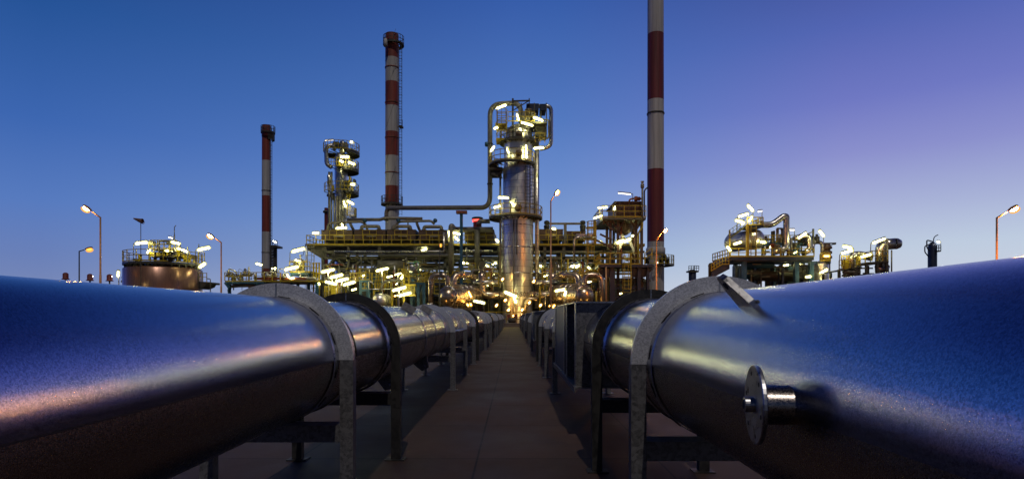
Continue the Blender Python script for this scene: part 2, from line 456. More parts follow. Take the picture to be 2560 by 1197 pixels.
def support(line, y, mat, label):
    cx, cz, _ = LINE[line]
    t = thing('ring_support', (cx, y, 0), label, 'pipe support', 'ring supports of '+LINE[line][2])
    ro, ri, th = .615, RP+.004, .035
    half_arch(MB(), cx, cz, y, y+th, ri, ro).build('arch_plate', mat, t)
    lm = 'black' if mat == 'black' else 'leg'
    for s in (-1, 1):
        MB().box((cx+s*(ri+.004), y+.002, 0.012), (cx+s*ro, y+th+.06, cz-.001)).build('leg', lm, t)
        MB().box((cx+s*(ri-.06), y-.04, 0), (cx+s*(ro+.05), y+th+.10, .012)).build('foot_plate', lm, t)
    b = MB(); b.box((cx-ri, y+.01, .62), (cx+ri, y+.03, .755)); b.box((cx-ri, y+.03, .74), (cx+ri, y+.2, .755)); b.box((cx-ri, y+.03, .62), (cx+ri, y+.2, .635))
    b.build('cross_beam', lm, t)
    MB().box((cx-.005, y-.004, cz+ri+.006), (cx+.005, y-.0005, cz+ro-.004)).build('weld_line', 'plate', t)
    return t
def pipe_seg(line, y0, y1, label, seam=True):
    cx, cz, _ = LINE[line]
    t = thing('pipeline_length', (cx, y0, 0), label, 'pipe', 'lengths of '+LINE[line][2])
    ax = (0, 1, 0)
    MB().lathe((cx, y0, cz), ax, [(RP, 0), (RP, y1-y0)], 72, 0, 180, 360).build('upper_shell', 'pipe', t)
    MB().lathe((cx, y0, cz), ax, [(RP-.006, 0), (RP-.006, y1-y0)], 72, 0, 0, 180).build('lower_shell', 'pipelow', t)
    for s in (-1, 1) if seam else ():
        MB().box((cx+s*(RP-.012), y0, cz-.0075), (cx+s*(RP+.0012), y1, cz-.0005)).build('seam', 'gap', t)
    MB().lathe((cx, y1, cz), ax, [(RP-.02, -.02), (RP-.02, .08)], 48).build('gasket', 'gap', t)
    MB().lathe((cx, y1, cz), ax, [(RP, -.05), (RP+.008, -.045), (RP+.008, 0), (RP-.02, 0)], 72).build('lip', 'plate', t)
    return t
def bolt_collar(t, line, y):
    """flared collar with slots, just before a black ring"""
    cx, cz, _ = LINE[line]
    c = MB().lathe((cx, y, cz), (0,1,0), [(RP+.0008, -.135), (RP+.006, -.13), (RP+.026, -.015), (RP+.026, -.003), (RP, -.002)], 72).build('collar', 'plate', t)
    for i in range(30):
        a = R(12*i+6); n = V((math.cos(a), 0, math.sin(a))); p = V((cx, y-.065, cz)) + n*(RP+.0185)
        tg = V((-math.sin(a), 0, math.cos(a)))
        b = MB(); q = [p + tg*.034*math.cos(R(k*30)) + V((0,.017*math.sin(R(k*30)),0)) - n*.004 for k in range(12)]
        b.prism(q, n*.006).build('bolt_slot', 'gap', c)
def slot_collar(t, line, y):
    cx, cz, _ = LINE[line]
    c = MB().lathe((cx, y, cz), (0,1,0), [(RP+.0008, -.12), (RP+.004, -.115), (RP+.005, -.004), (RP+.001, -.003)], 72).build('collar', 'plate', t)
    for i in range(12):
        a = R(30*i+20); n = V((math.cos(a), 0, math.sin(a))); p = V((cx, y-.06, cz)) + n*(RP+.007); tg = V((-math.sin(a), 0, math.cos(a)))
        q = [p+tg*.05-n*.004, p+V((0,.012,0))-n*.004, p-tg*.05-n*.004, p-V((0,.012,0))-n*.004]
        MB().prism(q, n*.007).build('slot', 'gap', c)

P = 15.4
def place(line, rings, y0, label_of, n):
    cx, cz, nm = LINE[line]
    first = {}
    cnt = {'silver': 0, 'black': 0}
    for k in range(n):
        for j, (mat, yy) in enumerate(rings):
            y = yy + P*k
            if y > 84: continue
            lab = f"{'black coated' if mat == 'black' else 'silver galvanised'} ring support of {nm}, {ORD[cnt['black' if mat=='black' else 'silver']]} {'black' if mat=='black' else 'silver'} ring from the viewer"
            cnt['black' if mat == 'black' else 'silver'] += 1
            if j not in first: first[j] = support(line, y, mat, lab)
            else: copy_tree(first[j], (0, P*k, 0), lab)
place('a', [('ring', 4.8), ('black', 6.8), ('ring', 13.2), ('ring', 16.6)], 0, None, 6)
place('b', [('ring', 4.18), ('black', 6.27), ('ring', 12.65), ('ring', 15.9)], 0, None, 6)

def fittings_a(t, y0):
    """bands, top brackets, clamps and side shelves of one length; y0 is the start of the cell"""
    cx, cz, _ = LINE['a']
    for y, w in ((9.6, .03), (10.9, .03), (12.4, .05), (14.2, .05), (15.4, .05), (17.6, .04)):
        MB().lathe((cx, y+y0, cz), (0,1,0), [(RP, 0), (RP+.008, .004), (RP+.008, w), (RP, w+.004)], 64).build('band', 'plate', t)
    for y in (9.4, 11.3):
        a = R(62); n = V((math.cos(a), 0, math.sin(a))); tg = V((math.sin(a), 0, -math.cos(a)))
        p = V((cx, y+y0, cz)) + n*(RP-.01)
        MB().prism([p-tg*.11, p+tg*.11, p+tg*.10+n*.10+V((0,.10,0)), p-tg*.12+n*.10+V((0,.10,0))], V((0,.03,0))).build('bracket', 'leg', t)
    for y, a in ((8.2, -72), (10.6, -60)):
        a = R(a); n = V((math.cos(a), 0, math.sin(a))); tg = V((-math.sin(a), 0, math.cos(a)))
        p = V((cx, y+y0, cz)) + n*(RP-.02)
        b = MB(); b.prism([p-tg*.14, p+tg*.14, p+tg*.07+n*.2, p-tg*.07+n*.2], V((0,.05,0)))
        b.tube([p+n*.14-V((0,.1,0)), p+n*.14+V((0,.16,0))], .035, 8)
        b.build('clamp', 'leg', t)
    for y, l in ((13.6, 2.3), (14.8, 1.4)):
        MB().box((cx+RP+.002, y+y0, cz+.0), (cx+RP+.16+ (.0 if l>2 else -.05), y+y0+l, cz+.02)).build('shelf_plate', 'plate', t)
    bolt_collar(t, 'a', 6.8+y0)
nmA, nmB = LINE['a'][2], LINE['b'][2]
t = pipe_seg('a', -6, 5.28, 'blue grey galvanised pipe length nearest the viewer on '+nmA); slot_collar(t, 'a', 4.8)
s0 = pipe_seg('a', 5.36, 5.36+P-.08, 'galvanised pipe length with top brackets, second on '+nmA); fittings_a(s0, 0); slot_collar(s0, 'a', 4.8+P)
for k in range(1, 5): copy_tree(s0, (0, P*k, 0), f'galvanised pipe length, {ORD[k+1]} on {nmA}')

def fittings_b(t, y0):
    cx, cz, _ = LINE['b']
    for y, w in ((13.4, .05), (14.4, .05), (15.1, .05), (17.2, .04), (18.3, .04)):
        MB().lathe((cx, y+y0, cz), (0,1,0), [(RP, 0), (RP+.008, .004), (RP+.008, w), (RP, w+.004)], 64).build('band', 'plate', t)
    bolt_collar(t, 'b', 6.27+y0)
t = pipe_seg('b', -6, 4.62, 'near galvanised pipe length with a side nozzle and lifting lug beside the walkway', seam=False); slot_collar(t, 'b', 4.18)
cx, cz, _ = LINE['b']
# lifting lug
a = R(127); n = V((math.cos(a), 0, math.sin(a))); tg = V((-math.sin(a), 0, math.cos(a)))
c0 = V((cx, 0, cz)) + n*(RP-.01)
Y = lambda y, h: c0 + V((0, y, 0)) + n*h
lug = MB().prism([Y(2.80, 0), Y(2.80, .03), Y(2.90, .17), Y(2.94, .19), Y(2.97, .185), Y(2.98, .10), Y(2.96, 0)], tg*.03).build('lifting_lug', 'plate', t)
e = MB(); q = [Y(2.925, .135) + V((0,   .02*math.cos(R(k*30)), 0)) + n*  .02*math.sin(R(k*30)) + tg*.0305 for k in range(12)]; e.prism(q, tg*.002)
e.build('hole', 'gap', lug)
MB().tube([Y(2.79,.012)-tg*.004, Y(2.97,.012)-tg*.004], .008, 8).build('weld_bead', 'leg', lug)
# side nozzle with blind flange
NA = V((-.988, .156, 0)); NB = V((.156, .988, 0))
nz = V((0.93+.02, 2.06, 1.325))
nb = MB().lathe(nz, NA, [(.072, -.12), (.068, -.02), (.068, .105)], 32).build('nozzle', 'pipelow', t)
MB().lathe(nz, NA, [(.080, -.06), (.080, -.012), (.074, -.008)], 32).build('nozzle_pad', 'plate', nb)
fl_ = MB().lathe(nz+NA*.105, NA, [(.0, 0), (.134, 0), (.137, .003), (.137, .013), (.134, .016), (0, .016)], 48, smooth=False).build('blind_flange', 'plate', t)
bt = MB()
MB().lathe(nz+NA*.121, NA, [(.0, -.004), (.027, -.004), (.027, .030), (.018, .032), (.018, .016), (0, .016)], 24, smooth=False).build('plug', 'plate', fl_)
for k in range(6):
    an = R(60*k+15); p = nz+NA*.1212+NB*.108*math.cos(an)+V((0,0,.108*math.sin(an)))
    MB().lathe(p, NA, [(.0085, -.001), (.0085, .0006), (0, .0006)], 12, smooth=False).build('bolt_hole', 'gap', fl_)
s1 = pipe_seg('b', 4.70, 4.70+P-.08, 'galvanised pipe length through a steel box, second on '+nmB); fittings_b(s1, 0); slot_collar(s1, 'b', 4.18+P)
for k in range(1, 5): copy_tree(s1, (0, P*k, 0), f'galvanised pipe length, {ORD[k+1]} on {nmB}')

def boxed(y0, y1, label):
    cx, cz, _ = LINE['b']
    x0, x1, z0, z1 = .825, 2.045, .70, 1.805
    t = thing('pipe_box', (cx, y0, 0), label, 'steel box', 'steel boxes around the pipeline')
    MB().box((x0-.02, y0, z1), (x1, y1, z1+.018)).build('top_plate', 'plate', t)
    b = MB().box((x0-.03, y0, z0-.02), (x1, y1, z0)); b.box((x0-.03, y0, z0-.075), (x0-.015, y1, z0-.0205)); b.build('bottom_plate', 'leg', t)
    for f in (.02, .34, .44, .93):
        y = y0 + (y1-y0)*f
        # cross plate with a round hole for the pipe
        n = 48; vs = []; fs = []
        for i in range(n):
            a = 2*math.pi*i/n; c, s = math.cos(a), math.sin(a)
            k = min((x1-cx)/max(abs(c), 1e-6), ((z1-cz) if s > 0 else (cz-z0))/max(abs(s), 1e-6)); k = max(k, RP+.02)
            for yy in (y, y+.02): vs += [(cx+(RP+.004)*c, yy, cz+(RP+.004)*s), (cx+k*c, yy, cz+k*s)]
        for i in range(n):
            b, c = 4*i, 4*((i+1) % n)
            fs += [(b, c, c+1, b+1), (b+2, b+3, c+3, c+2), (b+1, c+1, c+3, b+3)]
        MB().add(vs, fs).build('cross_plate', 'leg', t)
        MB().box((x0-.008, y-.05, z0+.001), (x0+.006, y+.07, z1-.001)).build('stiffener', 'plate', t)
    MB().box((x0+.008, y0+(y1-y0)*.44+.03, z0+.001), (x0+.018, y1-.35, z1-.001)).build('side_plate', 'leg', t)
    MB().prism([(x1-.12, y0-.02, z1+.02), (x1+.10, y0-.1, z1+.10), (x1+.10, y0+.12, z1+.10), (x1-.12, y0+.2, z1+.02)], V((0,0,.015))).build('cover_flap', 'plate', t)
    return t
bx0 = boxed(7.9, 12.1, 'open steel box with cross plates around the pipeline, nearest of its row')
for k in range(1, 5): copy_tree(bx0, (0, P*k, 0), f'steel box around the pipeline, {ORD[k]} box from the viewer')
# ================================================================== the refinery
def bx(mb, px0, px1, py0, py1, d0, d1, m=0):
    """box whose front face (at distance d0) covers the photo rectangle"""
    a, b = W(px0, py1, d0), W(px1, py0, d0)
    return mb.box((a.x, d0, a.z), (b.x, d1, b.z), m)
def ground_at(px, d): p = W(px, VY, d); return V((p.x, d, 0))
def ktube(pts, d, r_px, n=12, bend_px=0, mb=None, m=0, seg=6):
    k = d/F
    return (mb or MB()).tube([W(*(p if len(p) == 3 else (*p, d))) for p in pts], r_px*k, n, bend=bend_px*k, m=m, seg=seg)

# ---------------------------------------------------------------- chimneys
def chimney(name, label, d, cx0, ytop, cx1, ybot, w0, w1, bands, mats, cat='chimney'):
    """centre line from (cx0, ytop) to (cx1, ybot); bands: [(y_end, material index)]"""
    g0 = ground_at(cx1, d); t = thing(name, g0, label, cat)
    k = d/F
    gy = VY + EYE*F/d
    def rad(y): return (w0 + (w1-w0)*(y-ytop)/(ybot-ytop))/2*k
    prof = []; ms = []; y = ytop
    z = lambda y: EYE + (VY-y)*k
    prof.append((rad(ytop), z(ytop)))
    for ye, m in bands:
        n = max(1, int((ye-y)/40))
        for i in range(n):
            yy = y + (ye-y)*(i+1)/n; prof.append((rad(yy), z(yy))); ms.append(m)
        y = ye
    prof.append((rad(y), 0)); ms.append(bands[-1][1])
    b = MB().lathe((g0.x, d, 0), (0,0,1), prof, 32, ms)
    b.lathe((g0.x, d, z(ytop)), (0,0,1), [(rad(ytop), 0), (rad(ytop)*.8, .05), (rad(ytop)*.8, -1.5)], 32, ms[0])
    b.build('shaft', mats, t)
    return t, g0.x, z, rad, k
def ring_platform(t, c, r0, r1, zz, a0=0, a1=360, rail=1.6, mat='dark', rmat='yellow', th=.28, sp=1.8, beams=14, rr=.05, name='platform'):
    """round gallery: deck > railing; beams under the deck"""
    c = V((c[0], c[1], zz)); full = a1-a0 >= 360
    b = MB().lathe(c, (0,0,1), [(r0, -.06), (r1, -.06), (r1, -th), (r1-.1, -th), (r1-.1, -.1), (r0, -.1)], 40, 0, -a1, -a0, smooth=False)
    b.lathe(c, (0,0,1), [(r0, -.055), (r1, -.055)], 40, 0, -a1, -a0, smooth=False)
    for i in range(beams):
        a = R(a0 + (a1-a0)*(i+.5)/beams); u = V((math.cos(a), math.sin(a), 0))
        b.bar(c+u*r0+V((0,0,-.45)), c+u*(r1-.11)+V((0,0,-.2)), .09, .2)
    pf = b.build(name, mat, t)
    pts = MB().arc(c, r1-.06, a0, a1, 36)
    if full: pts = pts[:-1]
    q = MB().rail(pts[::2] if full else pts[::2], rail, sp, rr, closed=full, toe=.18)
    q.build('railing', rmat, pf)
    return pf

# tall middle chimney
t, x, z, rad, k = chimney('chimney', 'tall red and white banded chimney left of the lit distillation column, with top gallery', 150, 982.5, 87, 980, 600, 33, 33,
    [(147,0),(207,1),(267,0),(331,1),(391,0),(466,1),(513,0),(620,1)], ['red', 'white'])
ring_platform(t, (x+.4, 150), rad(110), 26*k, z(112), rail=1.9, rmat='dark', beams=18)
b = MB(); b.lathe((x-1, 147.2, z(124)), (0,0,1), [(.25,-.4),(.5,-.3),(.45,1.1),(.2,1.5)], 12, cap=True); b.build('hanging_lamp', 'white', t)
ring_platform(t, (x, 150), rad(511), 27*k, z(511), rail=1.9, rmat='dark', beams=12)
b = MB(); b.ladder((x+2.25, 149.3, z(540)), (x+2.25, 149.3, z(118)), .75, .045, side=V((1,0,0)), out=V((0,-1,0)), sp=.7); b.build('ladder', 'dark', t)
b = MB()
for y in (171, 258, 345, 433): b.lathe((x, 150, z(y)), (0,0,1), [(rad(y)+.02,-.1),(rad(y)+.12,-.1),(rad(y)+.12,.1),(rad(y)+.02,.1)], 32)
b.build('flange_band', 'rust', t)
b = MB(); bx(b, 997, 1006, 313, 317, 148.8, 150.4); b.rail([W(997,313,148.8), W(1006,313,148.8), W(1006,313,150.4)], 1.3, 1, .04); b.build('rest_platform', 'dark', t)
b = MB()
for i in range(5): b.bar((x-1.4, 148.4, z(500-i*85)), (x+1.3, 148.35, z(420-i*85)), .05)
b.build('guy_cable', 'dark', t)

# left chimney
t, x, z, rad, k = chimney('chimney', 'shorter red and white banded chimney standing beside the tank, furthest from the column', 185, 668.5, 314, 666, 673, 21, 22,
    [(402,0),(490,1),(580,0),(671,1),(700,2)], ['red', 'white', 'rust'])
b = MB().lathe((x+.45, 185, z(345)), (0,0,1), [(rad(345)+.05,0),(14.5*k,.3),(14.5*k,z(331)-z(345))], 32); b.build('collar', 'dred', t)
ring_platform(t, (x+.5, 185), rad(330), 17*k, z(332), rail=1.9, rmat='dark', beams=12)
ring_platform(t, (x+.6, 185), rad(350), 15*k, z(349), -70, 70, rail=1.6, rmat='dark', beams=5)
b = MB(); b.ladder((x+1.75, 184.3, z(640)), (x+1.75, 184.3, z(350)), .6, .045, sp=.8); b.build('ladder', 'dark', t)
b = MB()
for y in (477, 631): b.lathe((x, 185, z(y)), (0,0,1), [(rad(y),-.1),(rad(y)+.12,-.1),(rad(y)+.12,.1),(rad(y),.1)], 32)
b.build('flange_band', 'greypipe', t)

# right chimney (runs out of the frame)
t, x, z, rad, k = chimney('chimney', 'thick red and white chimney running out of the top of the picture', 135, 1650, -420, 1639, 700, 38, 42,
    [(-80,0),(87,1),(252,0),(425,1),(605,0),(720,1)], ['dred', 'white'])
b = MB()
b.lathe((x+.45*0, 135, z(285)), (0,0,1), [(rad(285),-.15),(rad(285)+.14,-.15),(rad(285)+.14,.15),(rad(285),.15)], 40)
b.build('flange_band', 'dark', t)
b = MB().lathe((x, 135, z(633)), (0,0,1), [(rad(633),-.5),(rad(633)+.25,-.4),(rad(633)+.25,1.1),(rad(633),1.3)], 40); b.build('base_flange', 'white', t)
pf = ring_platform(t, (x+.3, 135), rad(660), 42*k, z(662), -150, 80, rail=2.0, beams=12, mat='dark')
b = MB()
for px, py in ((1653,648),(1660,642),(1667,650),(1618,648)):
    c = W(px, py, 132); b.lathe(c, (0,0,1), [(.0,-.9),(.45,-.9),(.45,-.1),(.62,0),(.62,.25),(.3,.55),(0,.6)], 14)
b.build('valve_body', 'dark', t)
lamp(t, 1640, 655, 1645, 657, 131, mat='tubedim')

# two small stacks
t, x, z, rad, k = chimney('stub_stack', 'short dark red stack with a glowing red light ring, beside the column', 112, 1193.6, 545, 1193.6, 600, 21, 21, [(600,0)], ['dred'])
b = MB().lathe((x, 112, z(552)), (0,0,1), [(rad(552)+.02,-.2),(rad(552)+.18,-.15),(rad(552)+.18,.25),(rad(552)+.02,.3)], 24); b.build('light_ring', 'redlamp', t)
b = MB().lathe((x, 112, z(547)), (0,0,1), [(rad(552)+.02,-.2),(rad(552)+.25,-.15),(rad(552)+.25,.2),(rad(552)+.02,.3)], 24); b.build('rim', 'dark', t)
b = MB(); b.tube([W(1197,562,110.9), W(1197,553,110.9), W(1225,553,110.9)], .42, 12, bend=.6); b.build('outlet_pipe', 'greypipe', t)
t, x, z, rad, k = chimney('stub_stack', 'thin dark red stack half hidden behind the slender tower', 160, 815.5, 520, 815.5, 600, 9, 9, [(600,0)], ['dred'])
b = MB().lathe((x, 160, z(530)), (0,0,1), [(rad(530),-.3),(rad(530)+.35,-.2),(rad(530)+.35,.3),(rad(530),.4)], 20); b.build('collar', 'dark', t)

# ---------------------------------------------------------------- main distillation column
D = 102; k = D/F
zc_ = lambda y: EYE + (VY-y)*k
gx = W(1293.5, VY, D).x
col = thing('distillation_column', (gx, D, 0), 'big silver distillation column with lit round galleries, in the centre of the refinery', 'column')
S = lambda px: px*k
b = MB().lathe((gx, D, 0), (0,0,1), [(S(37),0), (S(37),zc_(716)), (S(39.5),zc_(708)), (S(39.5),zc_(545))], 48); b.build('lower_shell', 'silver', col)
b = MB().lathe((gx+.15, D, 0), (0,0,1), [(S(38.5),zc_(545)), (S(38.5),zc_(425)), (S(35.5),zc_(415)), (S(35.5),zc_(357))], 48); b.build('middle_shell', 'silver', col)
hx = W(1297, VY, D).x
b = MB().lathe((hx, D, 0), (0,0,1), [(S(33.5),zc_(357)), (S(33.5),zc_(335)), (S(30),zc_(326)), (S(22),zc_(318)), (S(12),zc_(313)), (0.01,zc_(312))], 48); b.build('domed_head', 'silver', col)
b = MB()
for y in (566, 620, 684): b.lathe((gx, D, zc_(y)), (0,0,1), [(S(39.6),-.08),(S(39.6)+.07,-.08),(S(39.6)+.07,.08),(S(39.6),.08)], 48)
b.build('stiffening_band', 'silverpipe', col)
pC = ring_platform(col, (gx-.3, D), S(40), S(67), zc_(545), rail=1.75, sp=1.9, beams=20, rmat='yellow')
pB = ring_platform(col, (gx-.9, D), S(37), S(58), zc_(412), rail=1.75, sp=1.9, beams=18)
pA = ring_platform(col, (hx, D), S(34), S(48), zc_(357), rail=1.7, sp=1.6, beams=16, rmat='dark')
b = MB(); bx(b, 1226, 1256, 418, 424, D-2, D+1); bx(b, 1228, 1254, 432, 436, D-1.8, D+1); b.bar(W(1228,434,D-1.8), W(1256,446,D-1.8), .2); b.build('step_platform', 'dark', col)
for px, y, rr in ((1297,394,8.5), (1295,527,9), (1297,349,9)):
    rs = S(36) if y < 450 else S(38.5)
    c = V((W(px, y, D).x, D-rs, zc_(y)))
    b = MB().lathe(c, (0,-1,0), [(S(rr)*.8,-.3),(S(rr)*.8,.35),(S(rr),.35),(S(rr),.5),(0.01,.55)], 20); b.build('manhole', 'brown', col)
# risers and small lines on the shell
for px, r_, y0, y1, dy, mt in ((1342.5, 5.5, 350, 770, 0, 'silver'), (1335, 1.6, 420, 560, -1.5, 'greypipe'), (1251, 2.6, 430, 720, -1.0, 'greypipe'), (1284, 1.5, 556, 770, -2.85, 'greypipe'), (1292, 1.6, 556, 640, -2.75, 'greypipe')):
    p = W(px, y0, D); q = W(px, y1, D)
    b = MB().tube([(p.x, D+dy, p.z), (q.x, D+dy, q.z)], r_*k, 14); b.build('riser_pipe', mt, col)
b = MB(); b.ladder((W(1329,548,D).x, D-2.4, zc_(545)), (W(1329,412,D).x, D-2.4, zc_(416)), .75, .05, sp=.55); b.build('ladder', 'dark', col)
b = MB(); b.ladder((W(1318,548,D).x, D-2.6, zc_(545)), (W(1318,430,D).x, D-2.6, zc_(422)), .7, .04, cage=False, sp=.55); b.build('ladder', 'dark', col)
b = MB(); b.ladder((W(1255,357,D).x, D-1.8, zc_(352)), (W(1255,288,D).x, D-1.8, zc_(287)), 1.6, .06, sp=.7); b.build('ladder', 'yellow', col)
b = MB()
for i in range(3): b.rail([W(1242,300+i*22,D-2.2), W(1266,300+i*22,D-2.2), W(1266,300+i*22,D+.5)], 1.3, .9, .04)
bx(b, 1238, 1268, 308, 311, D-2.3, D+1); bx(b, 1240, 1262, 345, 348, D-2.3, D+1)
b.build('ladder_landing', 'yellow', col)
# head frame, mast and davit
b = MB()
b.bar(W(1282,352,D-2), W(1282,247,D-2), .32); b.bar(W(1282,253,D-2), W(1325,252,D-2), .22); b.bar(W(1285,275,D-2), W(1323,252,D-2), .14); b.bar(W(1323,246,D-2), W(1323,262,D-2), .16)
b.build('davit', 'dark', col)
b = MB(); bx(b, 1300, 1368, 304, 309, D-2.5, D+2.5); bx(b, 1338, 1367, 309, 340, D-1.2, D+1.5)
for px in (1304, 1336, 1366): b.bar(W(px,309,D-2.3), W(px,258,D-2.3), .16)
b.bar(W(1300,309,D-2.4), W(1272,330,D-2.4), .16); b.bar(W(1338,340,D-1), W(1310,357,D-1), .16)
b.build('head_platform', 'olive', col)
b = MB().rail([W(1270,304,D+1), W(1270,304,D-2.4), W(1336,304,D-2.4)], 1.6, 1.3, .05, toe=.15); b.rail([W(1338,357,D-2), W(1362,357,D-2)], 1.6, 1., .05); b.build('railing', 'yellow', col)
b = MB(); bx(b, 1316, 1347, 259, 275, D-1.5, D+1.5); bx(b, 1350, 1365, 260, 276, D-1.6, D+1.2); b.build('head_vessel', 'navy', col)
b = MB(); b.lathe(W(1330,282,D-1), (0,0,1), [(.3,-1.9),(.55,-1.7),(.55,-.6),(.8,-.5),(.8,-.2),(.35,0),(.35,.7)], 14, cap=True)
b.lathe(W(1312,300,D-1.8), (0,0,1), [(.5,-.4),(.5,.5),(.25,.8),(.25,1.4)], 12, cap=True); b.lathe(W(1321,292,D-1.8), (0,0,1), [(.35,-.6),(.35,.9),(.6,1),(.6,1.2)], 12, cap=True)
b.build('safety_valve', 'greypipe', col)
b = ktube([(1318,267),(1378,265),(1378,366),(1350,373)], D-.5, 5, 14, 14); b.build('head_pipe', 'silverpipe', col)
b = ktube([(1352,276,D-1),(1352,300,D-1),(1372,300,D-1),(1372,345,D-1),(1344,352,D-1)], D, 2.2, 10, 5); b.build('vent_pipe', 'greypipe', col)
# base elbows feeding the column
for s, pts in ((-1, [(1205,688),(1205,706),(1207,737),(1262,738)]), (1, [(1382,690),(1382,706),(1380,737),(1322,738)])):
    b = ktube([(1206 if s < 0 else 1381, 660, D+5)] + [(px, py, D-1.5) for px, py in pts], D, 9.5, 18, 26, seg=10); b.build('base_elbow', 'polished', col)
    c = W(1250 if s < 0 else 1334, 738, D-1.5)
    b = MB().lathe(c, (s,0,0), [(S(10),-.1),(S(11.5),-.1),(S(11.5),.1),(S(10),.1)], 20); b.build('flange', 'brown', col)
b = ktube([(1310,790,D-3),(1318,748,D-3),(1345,746,D-3)], D, 5, 14, 8); b.build('drain_pipe', 'polished', col)
for px in (1277, 1283, 1290): b = ktube([(px,805,D-3.4),(px,722,D-3.2)], D, 1.6, 8); b.build('drain_pipe', 'pole', col)
lettering('9850', 1.05, (W(1299,736,D).x, D-S(37)-.06, zc_(737)), col)
lettering('C', .75, (W(1293,744,D).x, D-S(37)-.06, zc_(745)), col)
ll = lambda x0,y0,x1,y1,dd=D-3.2,arm=None,mat='tube',r=2.1: lamp(col, x0,y0,x1,y1,dd,arm,mat=mat,r=r)
ll(1242,272,1264,263,D-1.2); ll(1305,307,1331,314,D-3.6,[(1316,312),(1316,332)]); ll(1335,294,1356,302,D-3)
ll(1236,322,1244,319); ll(1227,378,1235,367,D-2); ll(1336,371,1358,370,D-3); ll(1247,494,1270,495,D-4.6,[(1270,493),(1276,496),(1276,545)]); ll(1236,519,1250,515,D-4.4)
ll(1268,370,1272,384,D-2.9); ll(1315,364,1316,394,D-2.9); ll(1276,505,1284,511,D-3.2)
ll(1263,730,1290,741,D-4.5,r=3.2); ll(1286,744,1290,756,D-4.5,r=3.); ll(1293,286,1297,300,D-3)

# ---------------------------------------------------------------- transfer pipe from chimney to column head
t = thing('transfer_pipe', W(1153, 813, 106), 'long grey overhead pipe looping from the middle chimney up to the column head', 'pipe')
b = MB().tube([W(966,552,118), W(966,520,118), W(1225,519,104), W(1225,262,104), W(1302,257,102.5), W(1302,306,102)], 6.2*k, 16, bend=2.0, seg=8); b.build('pipe_run', 'greypipe', t)
b = MB()
for px, py in ((1030,520),(1110,520)): 
    c = W(px, py, 112); 
for py in (360, 460): b.lathe(W(1225,py,104), (0,0,1), [(6.2*k,-.1),(6.2*k+.1,-.1),(6.2*k+.1,.1),(6.2*k,.1)], 16)
b.build('clamp_band', 'dark', t)
b = MB(); c = W(1218,361,104); b.lathe(c, (1,0,0), [(.3,-.4),(.42,-.3),(.42,.3),(.3,.4)], 12, cap=True); b.build('spring_hanger', 'blue', t)
t = thing('support_post', ground_at(1153.5, 105.6), 'tall blue steel post under the overhead transfer pipe', 'post')
b = MB(); p = ground_at(1153.5, 105.6); b.bar(p, (p.x, p.y, W(0,532,105.6).z), .5); b.build('post', 'blue', t)
b = MB(); bx(b, 1140, 1167, 526, 532.5, 105.1, 106.4); b.build('cap_beam', 'rust', t)

# ---------------------------------------------------------------- slender tower on the left
D2 = 150; k2 = D2/F; z2 = lambda y: EYE+(VY-y)*k2
tx = W(850, VY, D2).x
tw = thing('stripping_tower', (tx, D2, 0), 'slender silver tower with four half round galleries behind the cooler deck', 'column')
b = MB().lathe((tx+.3, D2, 0), (0,0,1), [(14*k2,0),(14*k2,z2(500)),(16*k2,z2(488)),(16*k2,z2(395)),(12*k2,z2(385)),(.01,z2(380))], 32); b.build('shell', 'silverpipe', tw)
for px, r_, y0 in ((823,2.8,430),(829,2.4,430),(836,2.6,490),(842,2.6,490),(848.5,2.4,490),(855,1.5,405)):
    p, q = W(px, y0, D2-1.8), W(px, 600, D2-1.8); b = MB().tube([p, q], r_*k2, 10); b.build('riser_pipe', 'greypipe', tw)
for y, a0, a1, r1 in ((382,-175,60,44),(425,-120,60,42),(482,-165,60,42)):
    ring_platform(tw, (tx+.4, D2), 15*k2, r1*k2, z2(y), a0, a1, rail=2.0, sp=1.6, beams=9, th=.7, mat='dark')
ring_platform(tw, (tx+1.5, D2), 14*k2, 26*k2, z2(543), -70, 50, rail=2.2, beams=4)
b = MB().tube([W(829,419,D2-2.5),(W(816,410,D2-2.5)),W(815,367,D2-2.5),W(838,362,D2-2)], 5*k2, 14, bend=1.2); b.build('overhead_elbow', 'silverpipe', tw)
b = MB().lathe(W(823,448,D2-2), (0,0,1), [(0.01,-1.4),(5*k2,-1.2),(5*k2,.9),(.01,1.2)], 14); b.build('hanging_drum', 'silverpipe', tw)
b = MB(); bx(b, 832, 846, 354, 364, D2-2, D2+1); bx(b, 850, 858, 352, 372, D2-2, D2); bx(b, 862, 866, 355, 375, D2-2, D2); b.build('head_equipment', 'dark', tw)
b = MB(); b.lathe(W(858,372,D2-2), (0,0,1), [(.5,-1),(.5,1.6),(.25,1.9)], 10, cap=True); b.build('relief_valve', 'silverpipe', tw)
b = MB(); b.ladder(W(872,545,D2-2.6), W(872,485,D2-2.6), .8, .06, sp=.8); b.build('ladder', 'yellow', tw)
b = MB()
for px, y in ((870,458),(862,460),(876,405)): bx(b, px-3, px+3, y-8, y+14, D2-3, D2-2)
b.build('instrument_box', 'dark', tw)
rnd = random.Random(3)
for i in range(24):
    px = rnd.uniform(828,884); y = rnd.choice((372,380,415,422,455,470,478,500)); w = rnd.uniform(2,6); h = rnd.uniform(4,16)
    b = MB(); bx(b, px, px+w, y-h, y, D2-rnd.uniform(2,4), D2-1.5); b.build('fitting', rnd.choice(('dark','dark','greypipe','olive','yellow')), tw)
for a in ((853,393,871,393),(872,406,886,411),(851,402,857,405),(878,461,886,461),(869,503,883,510),(860,503,864,517),(847,571,865,569),(855,559,858,566)):
    lamp(tw, *a, D2-5, r=2.3)
